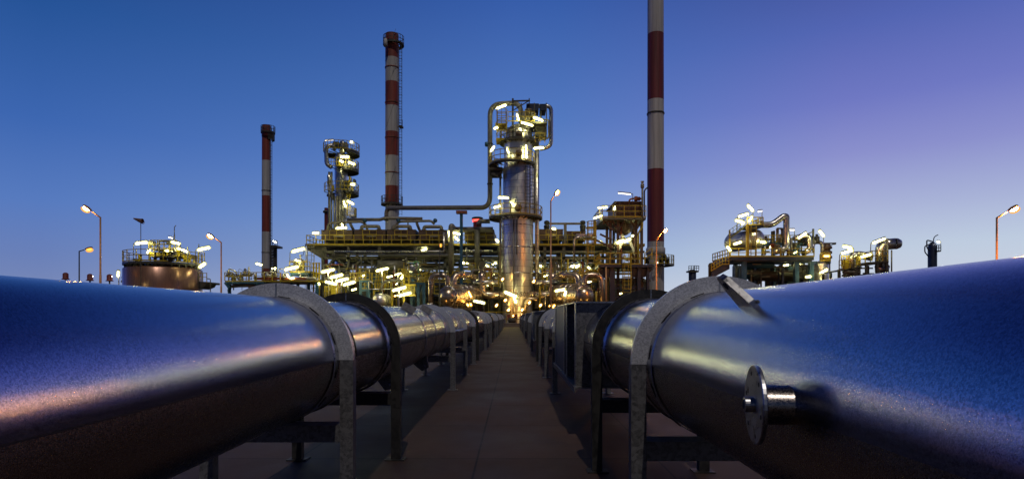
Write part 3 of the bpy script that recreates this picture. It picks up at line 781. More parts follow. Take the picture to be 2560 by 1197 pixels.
lamp(tw, 877,355,881,356, D2-3, [(881,356),(881,372)], mat='spot'); lamp(tw, 813,352,833,350, D2-3, [(813,352),(810,354),(810,382)], mat='tubedim', r=1.2)

# ---------------------------------------------------------------- cooler deck (big pipe rack)
D3 = 108; DB = 121; k3 = D3/F
x0 = W(766, 613, D3).x; x1 = W(1612, 613, D3).x; zd = EYE + (VY-612)*k3
rk = thing('pipe_rack', ((x0+x1)/2, D3, 0), 'long dark two storey steel pipe rack carrying the row of air coolers behind the column', 'pipe rack')
b = MB(); b.box((x0, D3, zd-.25), (x1, DB, zd)); b.build('deck', 'olive', rk)
b = MB(); b.box((x0, D3-.12, zd-.1), (x1, D3-.01, zd+.22)); b.rail([V((x0, DB, zd)), V((x0, D3+.02, zd)), V((W(1240,613,D3).x, D3+.02, zd))], 1.75, 1.75, .05); b.rail([V((W(1348,613,D3).x, D3+.02, zd)), V((W(1490,613,D3).x, D3+.02, zd))], 1.75, 1.75, .05)
b.build('railing', 'yellow', rk)
LEGS = (806, 870, 948, 1038, 1112, 1190, 1248, 1362, 1410, 1468, 1520)
gxx = W(768, 613, D3)
b = MB()
for dd in (D3+.3, DB-.5): b.prism([(x0, dd, zd-.26), (x0+.1, dd, zd-.9), (W(806,640,D3).x, dd, zd-2.6), (W(815,640,D3).x, dd, zd-2.6), (W(815,640,D3).x, dd, zd-.26)], V((0,.25,0)))
b.build('cantilever_bracket', 'olive', rk)
for px in LEGS:
    xx = W(px, 0, D3).x
    for dd in (D3+.4, D3+6.5, DB-.6):
        b = MB(); b.bar((xx, dd, 0), (xx, dd, zd-.26), .5); b.build('leg', 'olive', rk)
for dd in (D3+.4, DB-.6):
    for y in (629, 645, 672, 700):
        zz = EYE+(VY-y)*k3
        b = MB().box((W(806,0,D3).x, dd-.25, zz-.2), (x1, dd+.15, zz+.2)); b.build('girder', 'olive', rk)
for i, px in enumerate(LEGS[:-1]):
    a, c = W(px,0,D3).x, W(LEGS[i+1],0,D3).x
    for dd in (D3+.45, DB-.55):
        zz = [EYE+(VY-y)*k3 for y in (645, 672, 700)]
        b = MB(); m = (a+c)/2
        b.bar((a, dd, zz[1]), (m, dd, zz[0]), .26); b.bar((m, dd, zz[0]), (c, dd, zz[1]), .26); b.bar((a, dd, zz[2]), (m, dd, zz[1]), .2); b.bar((c, dd, zz[2]), (m, dd, zz[1]), .2)
        b.build('diagonal_brace', 'olive', rk)
    for y in (640, 660):
        zz = EYE+(VY-y)*k3
        b = MB().box((a+.3, D3+.5, zz-.1), (c-.3, DB-1, zz+.06)); 
        if y == 640 or i % 3 == 0: b.build('grating_floor', 'dark', rk)
rnd = random.Random(4)
for i in range(34):   # long lines lying on the rack levels
    y = rnd.choice((624, 629, 640, 644, 662, 668, 676, 682)); dd = D3 + rnd.uniform(-.5, 10)
    a = rnd.uniform(790, 1300); c = a + rnd.uniform(60, 330); zz = EYE+(VY-y)*k3 + rnd.uniform(-.3, .3); r_ = rnd.choice((.09, .12, .16, .22))
    q = [(W(a,0,D3).x, dd, zz), (W(c,0,D3).x, dd, zz)]
    if rnd.random() < .6: q.append((q[-1][0], dd, zz - rnd.uniform(1.5, 5)))
    b = MB().tube(q, r_, 8, bend=.5); b.build('pipe_run', rnd.choice(('greypipe','silverpipe','olive','olive','rust')), rk)
for i in range(22):   # droppers
    px = rnd.uniform(800, 1500); dd = D3 - .3 + rnd.uniform(-.5, 1.5); ya = rnd.uniform(615, 660); yb = ya + rnd.uniform(30, 90); r_ = rnd.choice((.07, .1, .15, .2))
    p, q = W(px, ya, D3), W(px, yb, D3); b = MB().tube([(p.x, dd, p.z), (q.x, dd, max(q.z, 0))], r_, 8); b.build('dropper_pipe', rnd.choice(('greypipe','silverpipe','yellow','olive')), rk)
b = MB().tube([W(836,629,D3-.5), W(1095,628.5,D3-.5), W(1110,628.5,D3-.5), W(1110,580,D3-.5)], .22, 8); b.build('pipe_run', 'silverpipe', rk)
b = MB().tube([W(1140,627,D3-.4), W(1232,627,D3-.4)], .2, 8); b.build('pipe_run', 'silverpipe', rk)
b = MB().tube([W(1128,690,D3-1), W(1128,562,D3-1), W(1136,574,D3-.4), W(1232,574,D3+.6)], .5, 12, bend=.8); b.build('pipe_run', 'greypipe', rk)
b = MB().tube([W(1193,575,D3-.4), W(1193,690,D3-.4)], .5, 12); b.build('pipe_run', 'olive', rk)
b = MB().tube([W(1010,665,D3-2), W(945,664,D3-2)], .95, 14); b.build('pipe_run', 'olive', rk)
for a in ((1134,582,1150,585),(1137,592,1146,600),(1122,578,1124,602),(1381,571,1388,573),(841,571,850,570),(783,583,796,582),(1240,599,1246,604),(1155,655,1160,658),(1470,668,1476,672)): lamp(rk, *a, D3-1.2, r=2.1)
for a in ((1004,661,1010,663),(1012,663,1020,664),(1052,627.5,1066,622.5),(1112,670,1115,676),(1208,663,1222,665),(1232,661,1240,657),(1377,664,1390,665),(1432,667,1450,662),(1440,668,1448,664),(870,650,872,654),(1030,672,1036,668),(1530,668,1538,672)): lamp(rk, *a, D3+3, r=2.2)
# --- air coolers on the deck
def cooler(px0, px1, pyt, label, d0=D3+1.2, d1=DB-1.5, hdr=True):
    a, c = W(px0, pyt, D3).x, W(px1, pyt, D3).x; zt = EYE+(VY-pyt)*k3
    t = thing('air_cooler', ((a+c)/2, d0, zd), label, 'air cooler', 'air coolers on the rack deck')
    zl = zd + (zt-zd)*.46
    b = MB(); b.box((a, d0, zl), (c, d1, zt)); b.box((a-.06, d0-.06, zt), (c+.06, d1+.06, zt+.12)); b.box((a-.05, d0-.05, zl-.12), (c+.05, d1+.05, zl)); 
    for i in range(1, 4): b.box((a+(c-a)*i/4-.05, d0-.05, zl), (a+(c-a)*i/4+.05, d0, zt))
    b.build('tube_bundle', 'brown', t)
    b = MB(); m = (a+c)/2; b.prism([(a+.3, d0+.2, zl-.12), (c-.3, d0+.2, zl-.12), (m+(c-a)*.28, d0+.9, zd+.3), (m-(c-a)*.28, d0+.9, zd+.3)], V((0, d1-d0-1.8, 0))); b.build('plenum', 'dark', t)
    b = MB()
    for xx in (a+.15, m, c-.15): b.bar((xx, d0+.1, zd), (xx, d0+.1, zl-.12), .16)
    b.build('stand', 'olive', t)
    b = MB(); u = (c-a)*.2
    b.rail([V((m-u*1.1, d0-.25, zl-.1)), V((m+u*1.1, d0-.25, zl-.1))], zt-zl+.1, 1.25, .04); b.build('guard_cage', 'yellow', t)
    b = MB(); b.bar((m-u*.5, d0-.15, zl+.45), (m+u, d0-.15, zl+.45), .35, .35); b.build('header_box', 'greypipe', t)
    if hdr:
        b = MB().tube([(m-1.6, d0+.4, zt+.05), (m-1.6, d0+.4, zt+.75), (m+1.6, d0+.4, zt+.75), (m+1.6, d0+.4, zt+.05)], .32, 10, bend=.5); b.build('header_loop', 'greypipe', t)
        b = MB()
        for s in (-1, 1): b.lathe((m+s*1.6, d0+.4, zt+.1), (0,0,1), [(.34,-.05),(.5,-.05),(.5,.12),(.34,.12)], 12)
        b.build('flange', 'dark', t)
    return t
cooler(798, 877, 574, 'brown air cooler box at the railed end of the rack deck', hdr=False)
cooler(881, 960, 573, 'brown air cooler under the thick manifold, second from the railed deck end')
cooler(964, 1036, 573, 'brown air cooler in front of the middle chimney')
cooler(1044, 1114, 574, 'brown air cooler beside the bent riser pipe and bright lamps')
cooler(1160, 1234, 573, 'brown air cooler under the stack with the red light ring', hdr=False)
cooler(1349, 1409, 572, 'brown air cooler just past the column, with lit upper edge', hdr=False)
cooler(1418, 1466, 577, 'lower brown air cooler beside the yellow caged ladder', hdr=False)
# --- manifolds above the coolers
t = thing('manifold_pipe', W(960, 572, D3+3), 'thick dark manifold pipe lying above the air coolers, crossing the chimney', 'pipe')
b = MB().tube([W(868,549,D3+3), W(950,549,D3+3), W(963,545,D3+3), W(1056,547,D3+3)], 4.3*k3, 14); b.build('pipe_run', 'greypipe', t)
b = MB().tube([W(1042,549,D3+3), W(1042,558,D3+3), W(1050,578,D3+3)], 3.6*k3, 12, bend=.6); b.tube([W(872,550,D3+3), W(876,560,D3+3), W(884,575,D3+3)], 3.6*k3, 12, bend=.6); b.build('branch', 'greypipe', t)
t = thing('manifold_pipe', W(860, 572, D3+1.5), 'lower grey manifold with blue end cap over the first two coolers', 'pipe')
b = MB().tube([W(818,574,D3+1.5), W(822,557,D3+1.5), W(905,554,D3+1.5), W(916,563,D3+1.5), W(918,574,D3+1.5)], 3.2*k3, 12, bend=1.); b.build('pipe_run', 'greypipe', t)
b = MB().lathe(W(912,551,D3+1.2), (0,-1,0), [(.36,-.3),(.36,.15),(.01,.2)], 16); b.build('end_cap', 'blue', t)
b = MB(); b.bar(W(860,557,D3+1.5), W(860,574,D3+1.5), .2); b.bar(W(820,560,D3+1.5), W(834,576,D3+1.5), .35); b.build('saddle', 'dark', t)
t = thing('manifold_pipe', W(1040, 572, D3+1.5), 'lower grey manifold with blue end caps over the two coolers before the column', 'pipe')
b = MB().tube([W(985,575,D3+1.5), W(990,562,D3+1.5), W(998,554,D3+1.5), W(1078,552,D3+1.5), W(1086,560,D3+1.5)], 3.2*k3, 12, bend=1.); b.build('pipe_run', 'greypipe', t)
b = MB()
for px in (1088, 996): b.lathe(W(px,551,D3+1.2), (0,-1,0), [(.36,-.3),(.36,.15),(.01,.2)], 16)
b.build('end_cap', 'blue', t)
b = MB(); b.bar(W(1020,556,D3+1.5), W(1020,574,D3+1.5), .2); b.build('saddle', 'dark', t)
t = thing('manifold_pipe', W(1410, 575, D3+2), 'short raised pipe bridge with bulky end valves above the coolers past the column', 'pipe')
b = MB().tube([W(1367,566,D3+2), W(1367,559,D3+2), W(1455,559,D3+2), W(1455,580,D3+2)], 2.9*k3, 12, bend=.3); b.build('pipe_run', 'greypipe', t)
b = MB()
for px in (1367, 1457):
    for py, r_ in ((566,.55),(556,.5),(573,.5)): b.lathe(W(px,py,D3+2), (0,0,1), [(.15,-.4),(r_,-.3),(r_,.2),(.2,.35)], 10, cap=True)
b.build('valve', 'dark', t)
b = MB(); b.bar(W(1413,612,D3+1), W(1413,561,D3+1), .5); b.build('saddle', 'greypipe', t)
# ---------------------------------------------------------------- exchangers left and right of the column
def exchanger(s, cx, cy, label):
    D4 = 92; k4 = D4/F; c = W(cx, cy, D4); m = lambda px: cx + s*px
    t = thing('heat_exchanger', (c.x, D4, 0), label, 'heat exchanger', 'polished heat exchangers beside the column')
    ax = V((s*.42, 1, .06)).normalized()
    r = 24*k4
    b = MB().lathe(c, -ax, [(r,-.2),(r*.96,.25),(r*.8,.72),(r*.5,1.08),(r*.2,1.22),(.01,1.25)], 36); b.build('dished_head', 'polished', t)
    for q in (2.6, 4.2, 5.8): MB().lathe(c+ax*q, ax, [(r*1.22,-.06),(r*1.25,-.05),(r*1.25,.05),(r*1.22,.06)], 36).build('band', 'silverpipe', t)
    b = MB().lathe(c, ax, [(r*.98,.1),(r*.98,.9),(r*1.22,2.2),(r*1.22,8),(r*.9,9.3),(.01,9.6)], 36); b.build('shell', 'polished', t)
    b = MB().lathe(c, ax, [(r,-.15),(r+.12,-.15),(r+.12,.15),(r,.15)], 36); b.build('girth_flange', 'silverpipe', t)
    b = MB()
    for dd in (1.2, 6): p = c + ax*dd; b.box((p.x-.9, p.y-.25, 0), (p.x+.9, p.y+.25, p.z-.5))
    b.build('saddle', 'concrete', t)
    rp = 7.2*k4
    b = MB().tube([W(m(-43),800,D4+1), W(m(-43),688,D4+1), W(m(-1),687,D4+1), W(m(-1),cy-18,D4+1)], rp, 18, bend=20*k4, seg=10); b.build('vertical_pipe', 'polished', t)
    b = MB().tube([W(m(14),cy-14,D4+2.4), W(m(14),688,D4+3), W(m(50),686,D4+4), W(m(66),694,D4+7)], 8.8*k4, 18, bend=20*k4, seg=10); b.build('outlet_elbow', 'polished', t)
    b = MB()
    for px, py, dd in ((-43, 760, 1), (-1, 716, 1)): b.lathe(W(m(px),py,D4+dd), (0,0,1), [(rp,-.1),(rp+.12,-.1),(rp+.12,.1),(rp,.1)], 18)
    b.build('flange', 'silverpipe', t)
    b = MB().tube([W(m(62),706,D4+8), W(m(125),706,D4+8)], 7*k4, 14); b.build('cross_pipe', 'silverpipe', t)
    return t, D4
tl, D4 = exchanger(1, 1120, 741, 'polished heat exchanger with dished end before the flickering orange lamps')
for a in ((1172,729,1178,742),(1168,760,1171,764),(1176,759,1178,763)): lamp(tl, *a, D4+2, mat='sodium', r=2.0)
lamp(tl, 1186,752,1210,757, D4, [(1197,756),(1210,760),(1210,800)], r=2.6)
tr, D4 = exchanger(-1, 1461, 739, 'polished copper toned heat exchanger near the stair platform, behind the boxed pipeline')
lamp(tr, 1389,727,1412,723, D4, r=2.6); lamp(tr, 1412,738,1414,728, D4-.2, [(1413,740),(1411,800)], r=2.6); lamp(tr, 1374,765,1378,762, D4, mat='sodium', r=2); lamp(tr, 1383,768,1386,762, D4, mat='sodium', r=2)

# railing and warm lamps around the column foot
t = thing('guard_rail', (0, 93, 0), 'low railing with orange glow around the foot of the big column', 'railing')
b = MB().rail([V((-8,95,0)), V((-4.2,93,0)), V((3.5,93,0)), V((8,95,0))], 2.3, 1.6, .05); b.build('railing', 'yellow', t)
t = thing('end_wall', (0, 90, 0), 'low concrete kerb wall closing the far end of the walkway', 'wall')
b = MB().box((-6, 90, 0), (6, 90.5, .55)); b.build('wall_body', 'concrete', t)
b = MB().box((-6.05, 89.95, .55), (6.05, 90.55, .62)); b.build('coping', 'silverpipe', t)
t = thing('pump_skid', (W(1282,0,91.5).x, 91.5, 0), 'small dark pump set glowing orange at the end of the walkway', 'pump')
b = MB(); bx(b, 1284, 1293, 785, 797, 91.5, 93); bx(b, 1268, 1275, 786, 800, 91.5, 93); b.build('motor_block', 'rust', t)
b = MB().lathe(W(1280,800,91.2), (1,0,0), [(.2,-.6),(.4,-.5),(.4,.5),(.2,.6)], 14, cap=True); b.build('pump_casing', 'dark', t)
lamp(t, 1280,803,1284,802, 91, mat='sodium', r=1.2)

# ---------------------------------------------------------------- furnace block on the right
D5 = 104; k5 = D5/F; z5 = lambda y: EYE+(VY-y)*k5; X5 = lambda px: W(px,0,D5).x
fb = thing('furnace_tower', (X5(1570), D5, 0), 'brown steel furnace tower with raked decks and bright lamps in front of the thick chimney', 'furnace')
b = MB(); bx(b, 1540, 1606, 505, 543, D5, D5+9)
for y in (517, 530): bx(b, 1538, 1607, y, y+3, D5-.15, D5)
for px in (1548, 1572, 1600): bx(b, px, px+3, 505, 543, D5-.2, D5)
bx(b, 1536, 1608, 503, 506, D5-.2, D5+9.2); b.build('casing', 'brown', fb)
b = MB(); bx(b, 1506, 1615, 543.5, 549, D5-1.2, D5+11); b.build('upper_deck', 'olive', fb)
b = MB(); p = [W(1615,543,D5-1.15), W(1506,543,D5-1.15), V((X5(1506), D5+11, z5(543)))]; b.rail(p, 2.0, 1.8, .06, toe=.2); b.build('railing', 'yellow', fb)
b = MB().lathe((X5(1569), D5+4.5, 0), (0,0,1), [(26*k5,z5(549)),(25*k5,z5(562)),(20*k5,z5(572)),(10*k5,z5(579)),(.01,z5(580))], 32); b.build('hopper', 'brown', fb)
for px, dd in ((1526,0),(1533,7),(1545,0),(1556,9),(1590,0),(1604,0),(1604,8)):
    b = MB().bar((X5(px), D5+dd, 0), (X5(px), D5+dd, z5(549)), .45); b.build('leg', 'brown', fb)
b = MB()
for p, q in (((1506,560),(1533,548)),((1506,549),(1533,575)),((1545,575),(1530,552)),((1545,575),(1562,552)),((1590,575),(1576,552)),((1590,575),(1606,552)),((1490,600),(1533,620)),((1500,585),(1530,600))): b.bar(W(*p,D5-.3), W(*q,D5-.3), .3)
b.build('knee_brace', 'brown', fb)
b = MB()
for p, q in (((1556,603),(1538,640)),((1574,602),(1590,640)),((1554,585),(1562,600)),((1560,640),(1568,652)),((1578,640),(1568,652))): b.bar(W(*p,D5+1), W(*q,D5+1), .42)
b.build('white_brace', 'white', fb)
b = MB(); bx(b, 1497, 1632, 661, 668, D5-3, D5+8); b.build('lower_deck', 'navy', fb)
b = MB(); p = [V((X5(1500), D5+8, z5(661))), W(1500,661,D5-2.9), W(1600,661,D5-2.9)]; b.rail(p, 1.9, 1.7, .07, toe=.2); p = [W(1612,661,D5-2.9), W(1630,648,D5-2.9)]; b.rail(p, 1.9, 1.7, .07); b.build('railing', 'yellow', fb)
b = MB()   # stair from the rack down to the lower deck
for dd in (D5-2.5, D5-1.5): b.bar(W(1486,697,dd), W(1502,662,dd), .12, .3); b.bar(W(1486,677,dd), W(1502,642,dd), .1)
for i in range(9): p = W(1486+16*i/9, 697-35*i/9, D5-2); b.box((p.x-.2, D5-2.5, p.z-.03), (p.x+.2, D5-1.5, p.z+.03))
b.build('stair', 'yellow', fb)
b = MB().prism([W(1632,668,D5-2), W(1632,674,D5-2), W(1612,693,D5-2), W(1580,693,D5-2), W(1580,668,D5-2)], V((0,.4,0))); b.prism([W(1490,700,D5-2.2), W(1502,672,D5-2.2), W(1530,672,D5-2.2), W(1530,690,D5-2.2)], V((0,.4,0))); b.build('deck_bracket', 'navy', fb)
for px, w in ((1531,12),(1598,8),(1620,6)):
    b = MB(); bx(b, px-w/2, px+w/2, 669, 812, D5-2.6, D5-1.8); b.build('lower_leg', 'navy', fb)
b = MB(); 
for y in (695, 718, 740): bx(b, 1530, 1612, y, y+4, D5-1.5, D5-1.1)
for p, q in (((1535,715),(1560,700)),((1560,740),(1600,700))): b.bar(W(*p,D5-1), W(*q,D5-1), .25)
b.build('lower_girder', 'navy', fb)
b = MB(); b.ladder(W(1567,735,D5-3.6), W(1567,634,D5-3.6), 1.3, .07, sp=.6); b.build('ladder', 'yellow', fb)
b = MB(); b.ladder(W(1477,660,D5-1.5), W(1477,555,D5-1.5), 1.15, .075, sp=.55); b.rail([W(1462,612,D5-1.5), W(1490,612,D5-1.5)], 1.8, .7, .05); b.bar(W(1465,570,D5-1.4), W(1490,570,D5-1.4), .3); b.bar(W(1487,612,D5-1.4), W(1487,552,D5-1.4), .5); b.build('ladder', 'yellow', fb)
b = ktube([(1606,556,D5-1.4),(1606,568,D5-1.4),(1596,582,D5-1.4),(1596,722,D5-1.6)], D5, 2.3, 10, 5); b.build('yellow_pipe', 'yellow', fb)
b = ktube([(1606,556,D5-1.4),(1606,457,D5-1.4)], D5, 2.6, 10); b.lathe(W(1606,462,D5-1.4), (0,0,1), [(.18,-.6),(.32,-.5),(.32,.1),(.14,.2),(.3,.5),(.3,.6)], 12, cap=True); b.build('vent_stack', 'greypipe', fb)
b = ktube([(1573,512,D5),(1573,499,D5),(1584,496,D5),(1604,497,D5)], D5, 2.2, 10, 5); b.lathe(W(1590,497,D5), (1,0,0), [(.2,-.3),(.45,-.25),(.45,.2),(.2,.3)], 10, cap=True); b.lathe(W(1597,497,D5), (1,0,0), [(.2,-.3),(.35,-.25),(.35,.2),(.2,.3)], 10, cap=True); b.build('top_pipe', 'rust', fb)
b = ktube([(1611,540,D5-1),(1611,475,D5-1),(1620,468,D5-1)], D5, 1.8, 8, 6); b.build('side_pipe', 'dark', fb)
b = ktube([(1435,655,D5-3),(1435,598,D5-3),(1447,592,D5-3),(1490,593,D5-2)], D5, 2.6, 12, 6); b.build('outlet_pipe', 'silverpipe', fb)
b = MB(); bx(b, 1441, 1462, 584, 595, D5-2, D5-.5); bx(b, 1462, 1492, 588, 598, D5-1.5, D5); b.build('valve_box', 'silverpipe', fb)
b = ktube([(1515,668,D5-3.2),(1515,800,D5-3.2)], D5, 2.4, 10); b.build('riser_pipe', 'pole', fb)
for px in (1537, 1545, 1553, 1585): b = ktube([(px,550,D5+2),(px,660,D5+2)], D5, rnd.choice((1.2,1.8,2.4)), 8); b.build('riser_pipe', rnd.choice(('silverpipe','greypipe','rust')), fb)
lamp(fb, 1546,483,1576,486, D5-1, [(1576,485),(1582,484),(1582,505)], mat='tubedim', r=1.8)
for a in ((1496,520,1517,518),(1485,546,1504,539),(1534,525,1538,516)): lamp(fb, *a, D5+1, r=1.8)
lamp(fb, 1543,607,1560,601, D5-.5, r=3); lamp(fb, 1560,604,1575,598, D5-.5, r=3); lamp(fb, 1544,600,1556,606, D5+.2, r=2.5)
for a in ((1587,626,1592,630),(1500,603,1506,608),(1440,668,1446,663),(1350,664,1356,666),(1580,590,1586,588)): lamp(fb, *a, D5+4, r=2)

# ---------------------------------------------------------------- storage tank
D6 = 88; k6 = D6/F; z6 = lambda y: EYE+(VY-y)*k6; X6 = lambda px: W(px,0,D6).x
D6c = D6 + 87*k6; xt = W(409, VY, D6c).x
def w6(px, py, d=D6): return W(px, py, d)
rt = 87*D6c/F
zt6 = EYE + (VY-668)*D6/F
tk = thing('storage_tank', (xt, D6c, 0), 'round brown tank with a yellow railed gallery, beside the windsock', 'tank')
b = MB().lathe((xt, D6c, 0), (0,0,1), [(rt,0),(rt,zt6*.5),(rt,zt6),(rt*.93,zt6+.3),(rt*.8,zt6+.5),(.01,zt6+1.6)], 64); b.build('wall_shell', 'tank', tk)
b = MB().lathe((xt, D6c, zt6*.62), (0,0,1), [(rt,-.05),(rt+.06,-.05),(rt+.06,.05),(rt,.05)], 64); b.build('wind_girder', 'tank', tk)
zg = EYE + (VY-652)*D6/F
pf = ring_platform(tk, (xt, D6c), rt*.72, rt*1.005, zg, rail=1.7, sp=1.7, beams=30, th=.4, mat='dark', rr=.045)
b = MB()
for i in range(16):
    a = R(-175+i*11.5); b.box((xt+math.cos(a)*rt*.9-.25, D6c+math.sin(a)*rt*.9-.25, zt6+.2), (xt+math.cos(a)*rt*.9+.25, D6c+math.sin(a)*rt*.9+.25, zg-.3))
b.build('gallery_bracket', 'dark', tk)
dm = D6 + 2.0
b = MB(); bx(b, 374, 447, 630, 640, dm, dm+5); bx(b, 380, 440, 622, 625, dm+.4, dm+4); b.build('roof_box', 'yellow', tk)
b = MB().rail([W(372,630,dm), W(448,630,dm)], 1.2, .8, .05); b.rail([W(378,622,dm+.5), W(442,622,dm+.5)], 1.3, .9, .05); b.build('railing', 'yellow', tk)
b = MB(); bx(b, 371, 382, 602, 612, dm, dm+.8); b.bar(W(375,652,dm+.3), W(375,600,dm+.3), .2); b.bar(W(380,612,dm+.3), W(392,616,dm+.3), .15); b.build('control_box', 'greypipe', tk)
b = ktube([(398,630,dm),(398,603,dm),(420,603,dm),(432,603,dm)], D6, 1.9, 10, 3); b.lathe(W(424,606,dm), (1,0,0), [(.2,-.4),(.32,-.3),(.32,.5),(.2,.6)], 12, cap=True); b.lathe(W(425,612,dm), (0,0,1), [(.1,0),(.25,.05),(.25,.12)], 10, cap=True); b.build('vent_loop', 'greypipe', tk)
b = ktube([(436,650,dm),(436,586,dm)], D6, 1.6, 10); b.tube([W(436,588,dm), W(436,568,dm), W(440,563,dm)], 1.0*k6, 8); b.build('vent_stack', 'greypipe', tk)
b = MB().lathe(W(434,627,dm-.5), (0,-1,0), [(.01,-.2),(.35,-.2),(.35,.1),(.2,.14),(.2,.1),(.01,.1)], 16); bx(b, 426, 438, 630, 640, dm-.6, dm-.1); b.build('gauge', 'silverpipe', tk)
b = MB()
for px in (403, 414, 423, 388, 430):
    b.lathe(W(px, 647, dm-1), (0,0,1), [(.12,-.4),(.22,-.3),(.22,.1),(.4,.15),(.4,.3),(.12,.4),(.12,.9),(.3,.92),(.3,1.0)], 10, cap=True)
b.build('valve', 'dark', tk)
b = MB(); bx(b, 334, 340, 646, 652, D6+3, D6+3.6); bx(b, 440, 447, 645, 652, dm, dm+.6); b.build('junction_box', 'dark', tk)
b = MB()
for px, h in ((346,635),(458,638),(464,640),(470,645),(482,648)): bx(b, px, px+4, h, 655, D6+2.5, D6+3)
b.build('cabinet', 'yellow', tk)
b = MB(); b.bar(W(469,655,D6+2.5), W(469,617,D6+2.5), .14); b.bar(W(497,655,D6+4.5), W(497,610,D6+4.5), .1); b.build('mast', 'greypipe', tk)
b = MB(); bx(b, 497, 517, 704, 709, D6+2, D6+6); b.prism([W(497,709,D6+2), W(516,709,D6+2), W(512,716,D6+2), W(497,722,D6+2)], V((0,3,0))); b.build('side_deck', 'dark', tk)
b = MB().rail([W(497,704,D6+2), W(517,704,D6+2), W(517,704,D6+6)], 1.3, .8, .04); b.rail([W(497,652,D6+4), W(511,652,D6+4)], 1.3, .6, .04); b.build('railing', 'yellow', tk)
b = ktube([(495,720,D6+1.5),(495,676,D6+1.5),(488,672,D6+1.5)], D6, 1.6, 8, 3); b.tube([W(517,696,D6+2), W(526,697,D6+2), W(526,740,D6+2)], 1.2*k6, 8, bend=.2); b.build('downpipe', 'greypipe', tk)
b = MB()
for dd in (D6+3, D6+4): b.bar(W(303,705,dd), W(322,678,dd), .1, .2); b.bar(W(303,695,dd), W(322,668,dd), .06)
b.build('stair', 'greypipe', tk)
for a, arm in (((341,609,367,606),[(341,608),(334,608),(333,653)]), ((430,605,448,609),[(448,606),(451,608),(451,652)]), ((496,625,523,619),[(496,623),(489,625),(489,668)])): lamp(tk, *a, D6+1, arm, r=2.6)
lamp(tk, 422,593,432,596, dm, [(432,595),(433,600)], mat='tubedim', r=2); 
for a in ((369,632,375,624),(454,624,468,629),(444,621,449,622),(414,626,420,627)): lamp(tk, *a, dm-.6, r=2.2)
lamp(tk, 499,668,512,659, D6+4, r=2.8); lamp(tk, 319,690,322,680, D6+3.4, r=2.2)

# windsock
t = thing('windsock', ground_at(352, 80), 'limp windsock on a thin pole sticking up beside the tank', 'windsock')
p = ground_at(352, 80); b = MB().tube([p, V((p.x, 80, W(0,552,80).z))], .045, 6); b.build('pole', 'dark', t)
b = MB().tube([W(356,553,80), W(349,551,80), W(340,548,80), W(334,546,80)], [.33,.26,.15,.08], 12, cap=False); b.lathe(W(356,553,80), (1,0,.2), [(.33,-.03),(.37,-.03),(.37,.05),(.33,.05)], 14); b.build('sock', 'fabric', t)

# ---------------------------------------------------------------- street lamps
def street_lamp(label, px, ytop, d, hx, hy, ang, mat='street', pm='pole', hs=1.):
    g0 = ground_at(px, d); t = thing('street_lamp', g0, label, 'street lamp', 'street lamps around the refinery'); k = d/F
    top = W(px, ytop, d); hd = W(hx, hy, d); u = (hd-top).normalized()
    b = MB().tube([g0, g0+V((0,0,top.z*.5)), V((g0.x, d, top.z*.5+.01)), top, hd - u*.1], [.12,.11,.09,.085,.07], 10); b.build('pole', pm, t)
    b = MB().lathe(g0, (0,0,1), [(.2,0),(.2,.06),(.14,.1),(.13,.9)], 12); b.build('pole_foot', pm, t)
    L = 1.05*hs; c = hd
    side = V((-u.z, 0, u.x)); 
    if side.z < 0: side = -side
    h = MB(); prof = [(0,.08,.05),(.15,.2,.14),(.5,.27,.2),(.85,.24,.16),(1,.06,.05)]
    vs = []; n = 12
    for f, w_, hh in prof:
        for i in range(n):
            a = 2*math.pi*i/n; sn = math.sin(a); sn = sn if sn > 0 else sn*.25
            vs.append(c + u*(L*f) + V((0,1,0))*w_*hs*math.cos(a) + side*hh*hs*sn)
    fs = [(j*n+i, j*n+(i+1)%n, (j+1)*n+(i+1)%n, (j+1)*n+i) for j in range(4) for i in range(n)] + [tuple(range(n-1,-1,-1)), tuple(4*n+i for i in range(n))]
    h.add(vs, fs, 0, True); h = h.build('lamp_head', pm, t)
    lo = c + u*(L*.55) - side*.07*hs
    b = MB()
    b.lathe(lo, -side, [(.30*hs,0),(.27*hs,.12*hs),(.15*hs,.2*hs),(.01,.23*hs)], 16); b.build('lamp_glass', mat, h)
    MB().lathe(lo, -side, [(.34*hs,-.02),(.42*hs,.12*hs),(.42*hs,.24*hs),(.30*hs,.36*hs),(.15*hs,.42*hs),(.01,.43*hs)], 20).build('halo_bowl', 'haloorange', h)  # added glowing bowl for the orange halo of the head
    return t
street_lamp('sodium street lamp on an orange lit pole, tallest of those near the tank', 251, 544, 60, 229, 528, 0)
street_lamp('dim orange street lamp on a dark pole, shortest beside the tank', 198, 628, 85, 212, 624, 0, 'sodiumdim', 'dark', 1.1)
street_lamp('sodium street lamp between the tank and the shorter chimney', 553, 606, 72, 537, 595, 0)
street_lamp('bright street lamp on an orange lit pole just past the distillation column', 1377, 503, 74, 1385, 490, 0, hs=.95)
street_lamp('street lamp in front of the thick chimney beside the furnace tower', 1641, 598, 78, 1655, 582, 0, 'streetmid', hs=.85)
street_lamp('lone street lamp above the nearest pipe, past the far dark vessel', 2492, 545, 52, 2520, 528, 0, 'streetbright', hs=.95)
street_lamp('small dim orange lamp on a slim dark pole before the rack', 1099, 640, 90, 1099.3, 620, 0, 'sodiumdim', 'dark', .7)
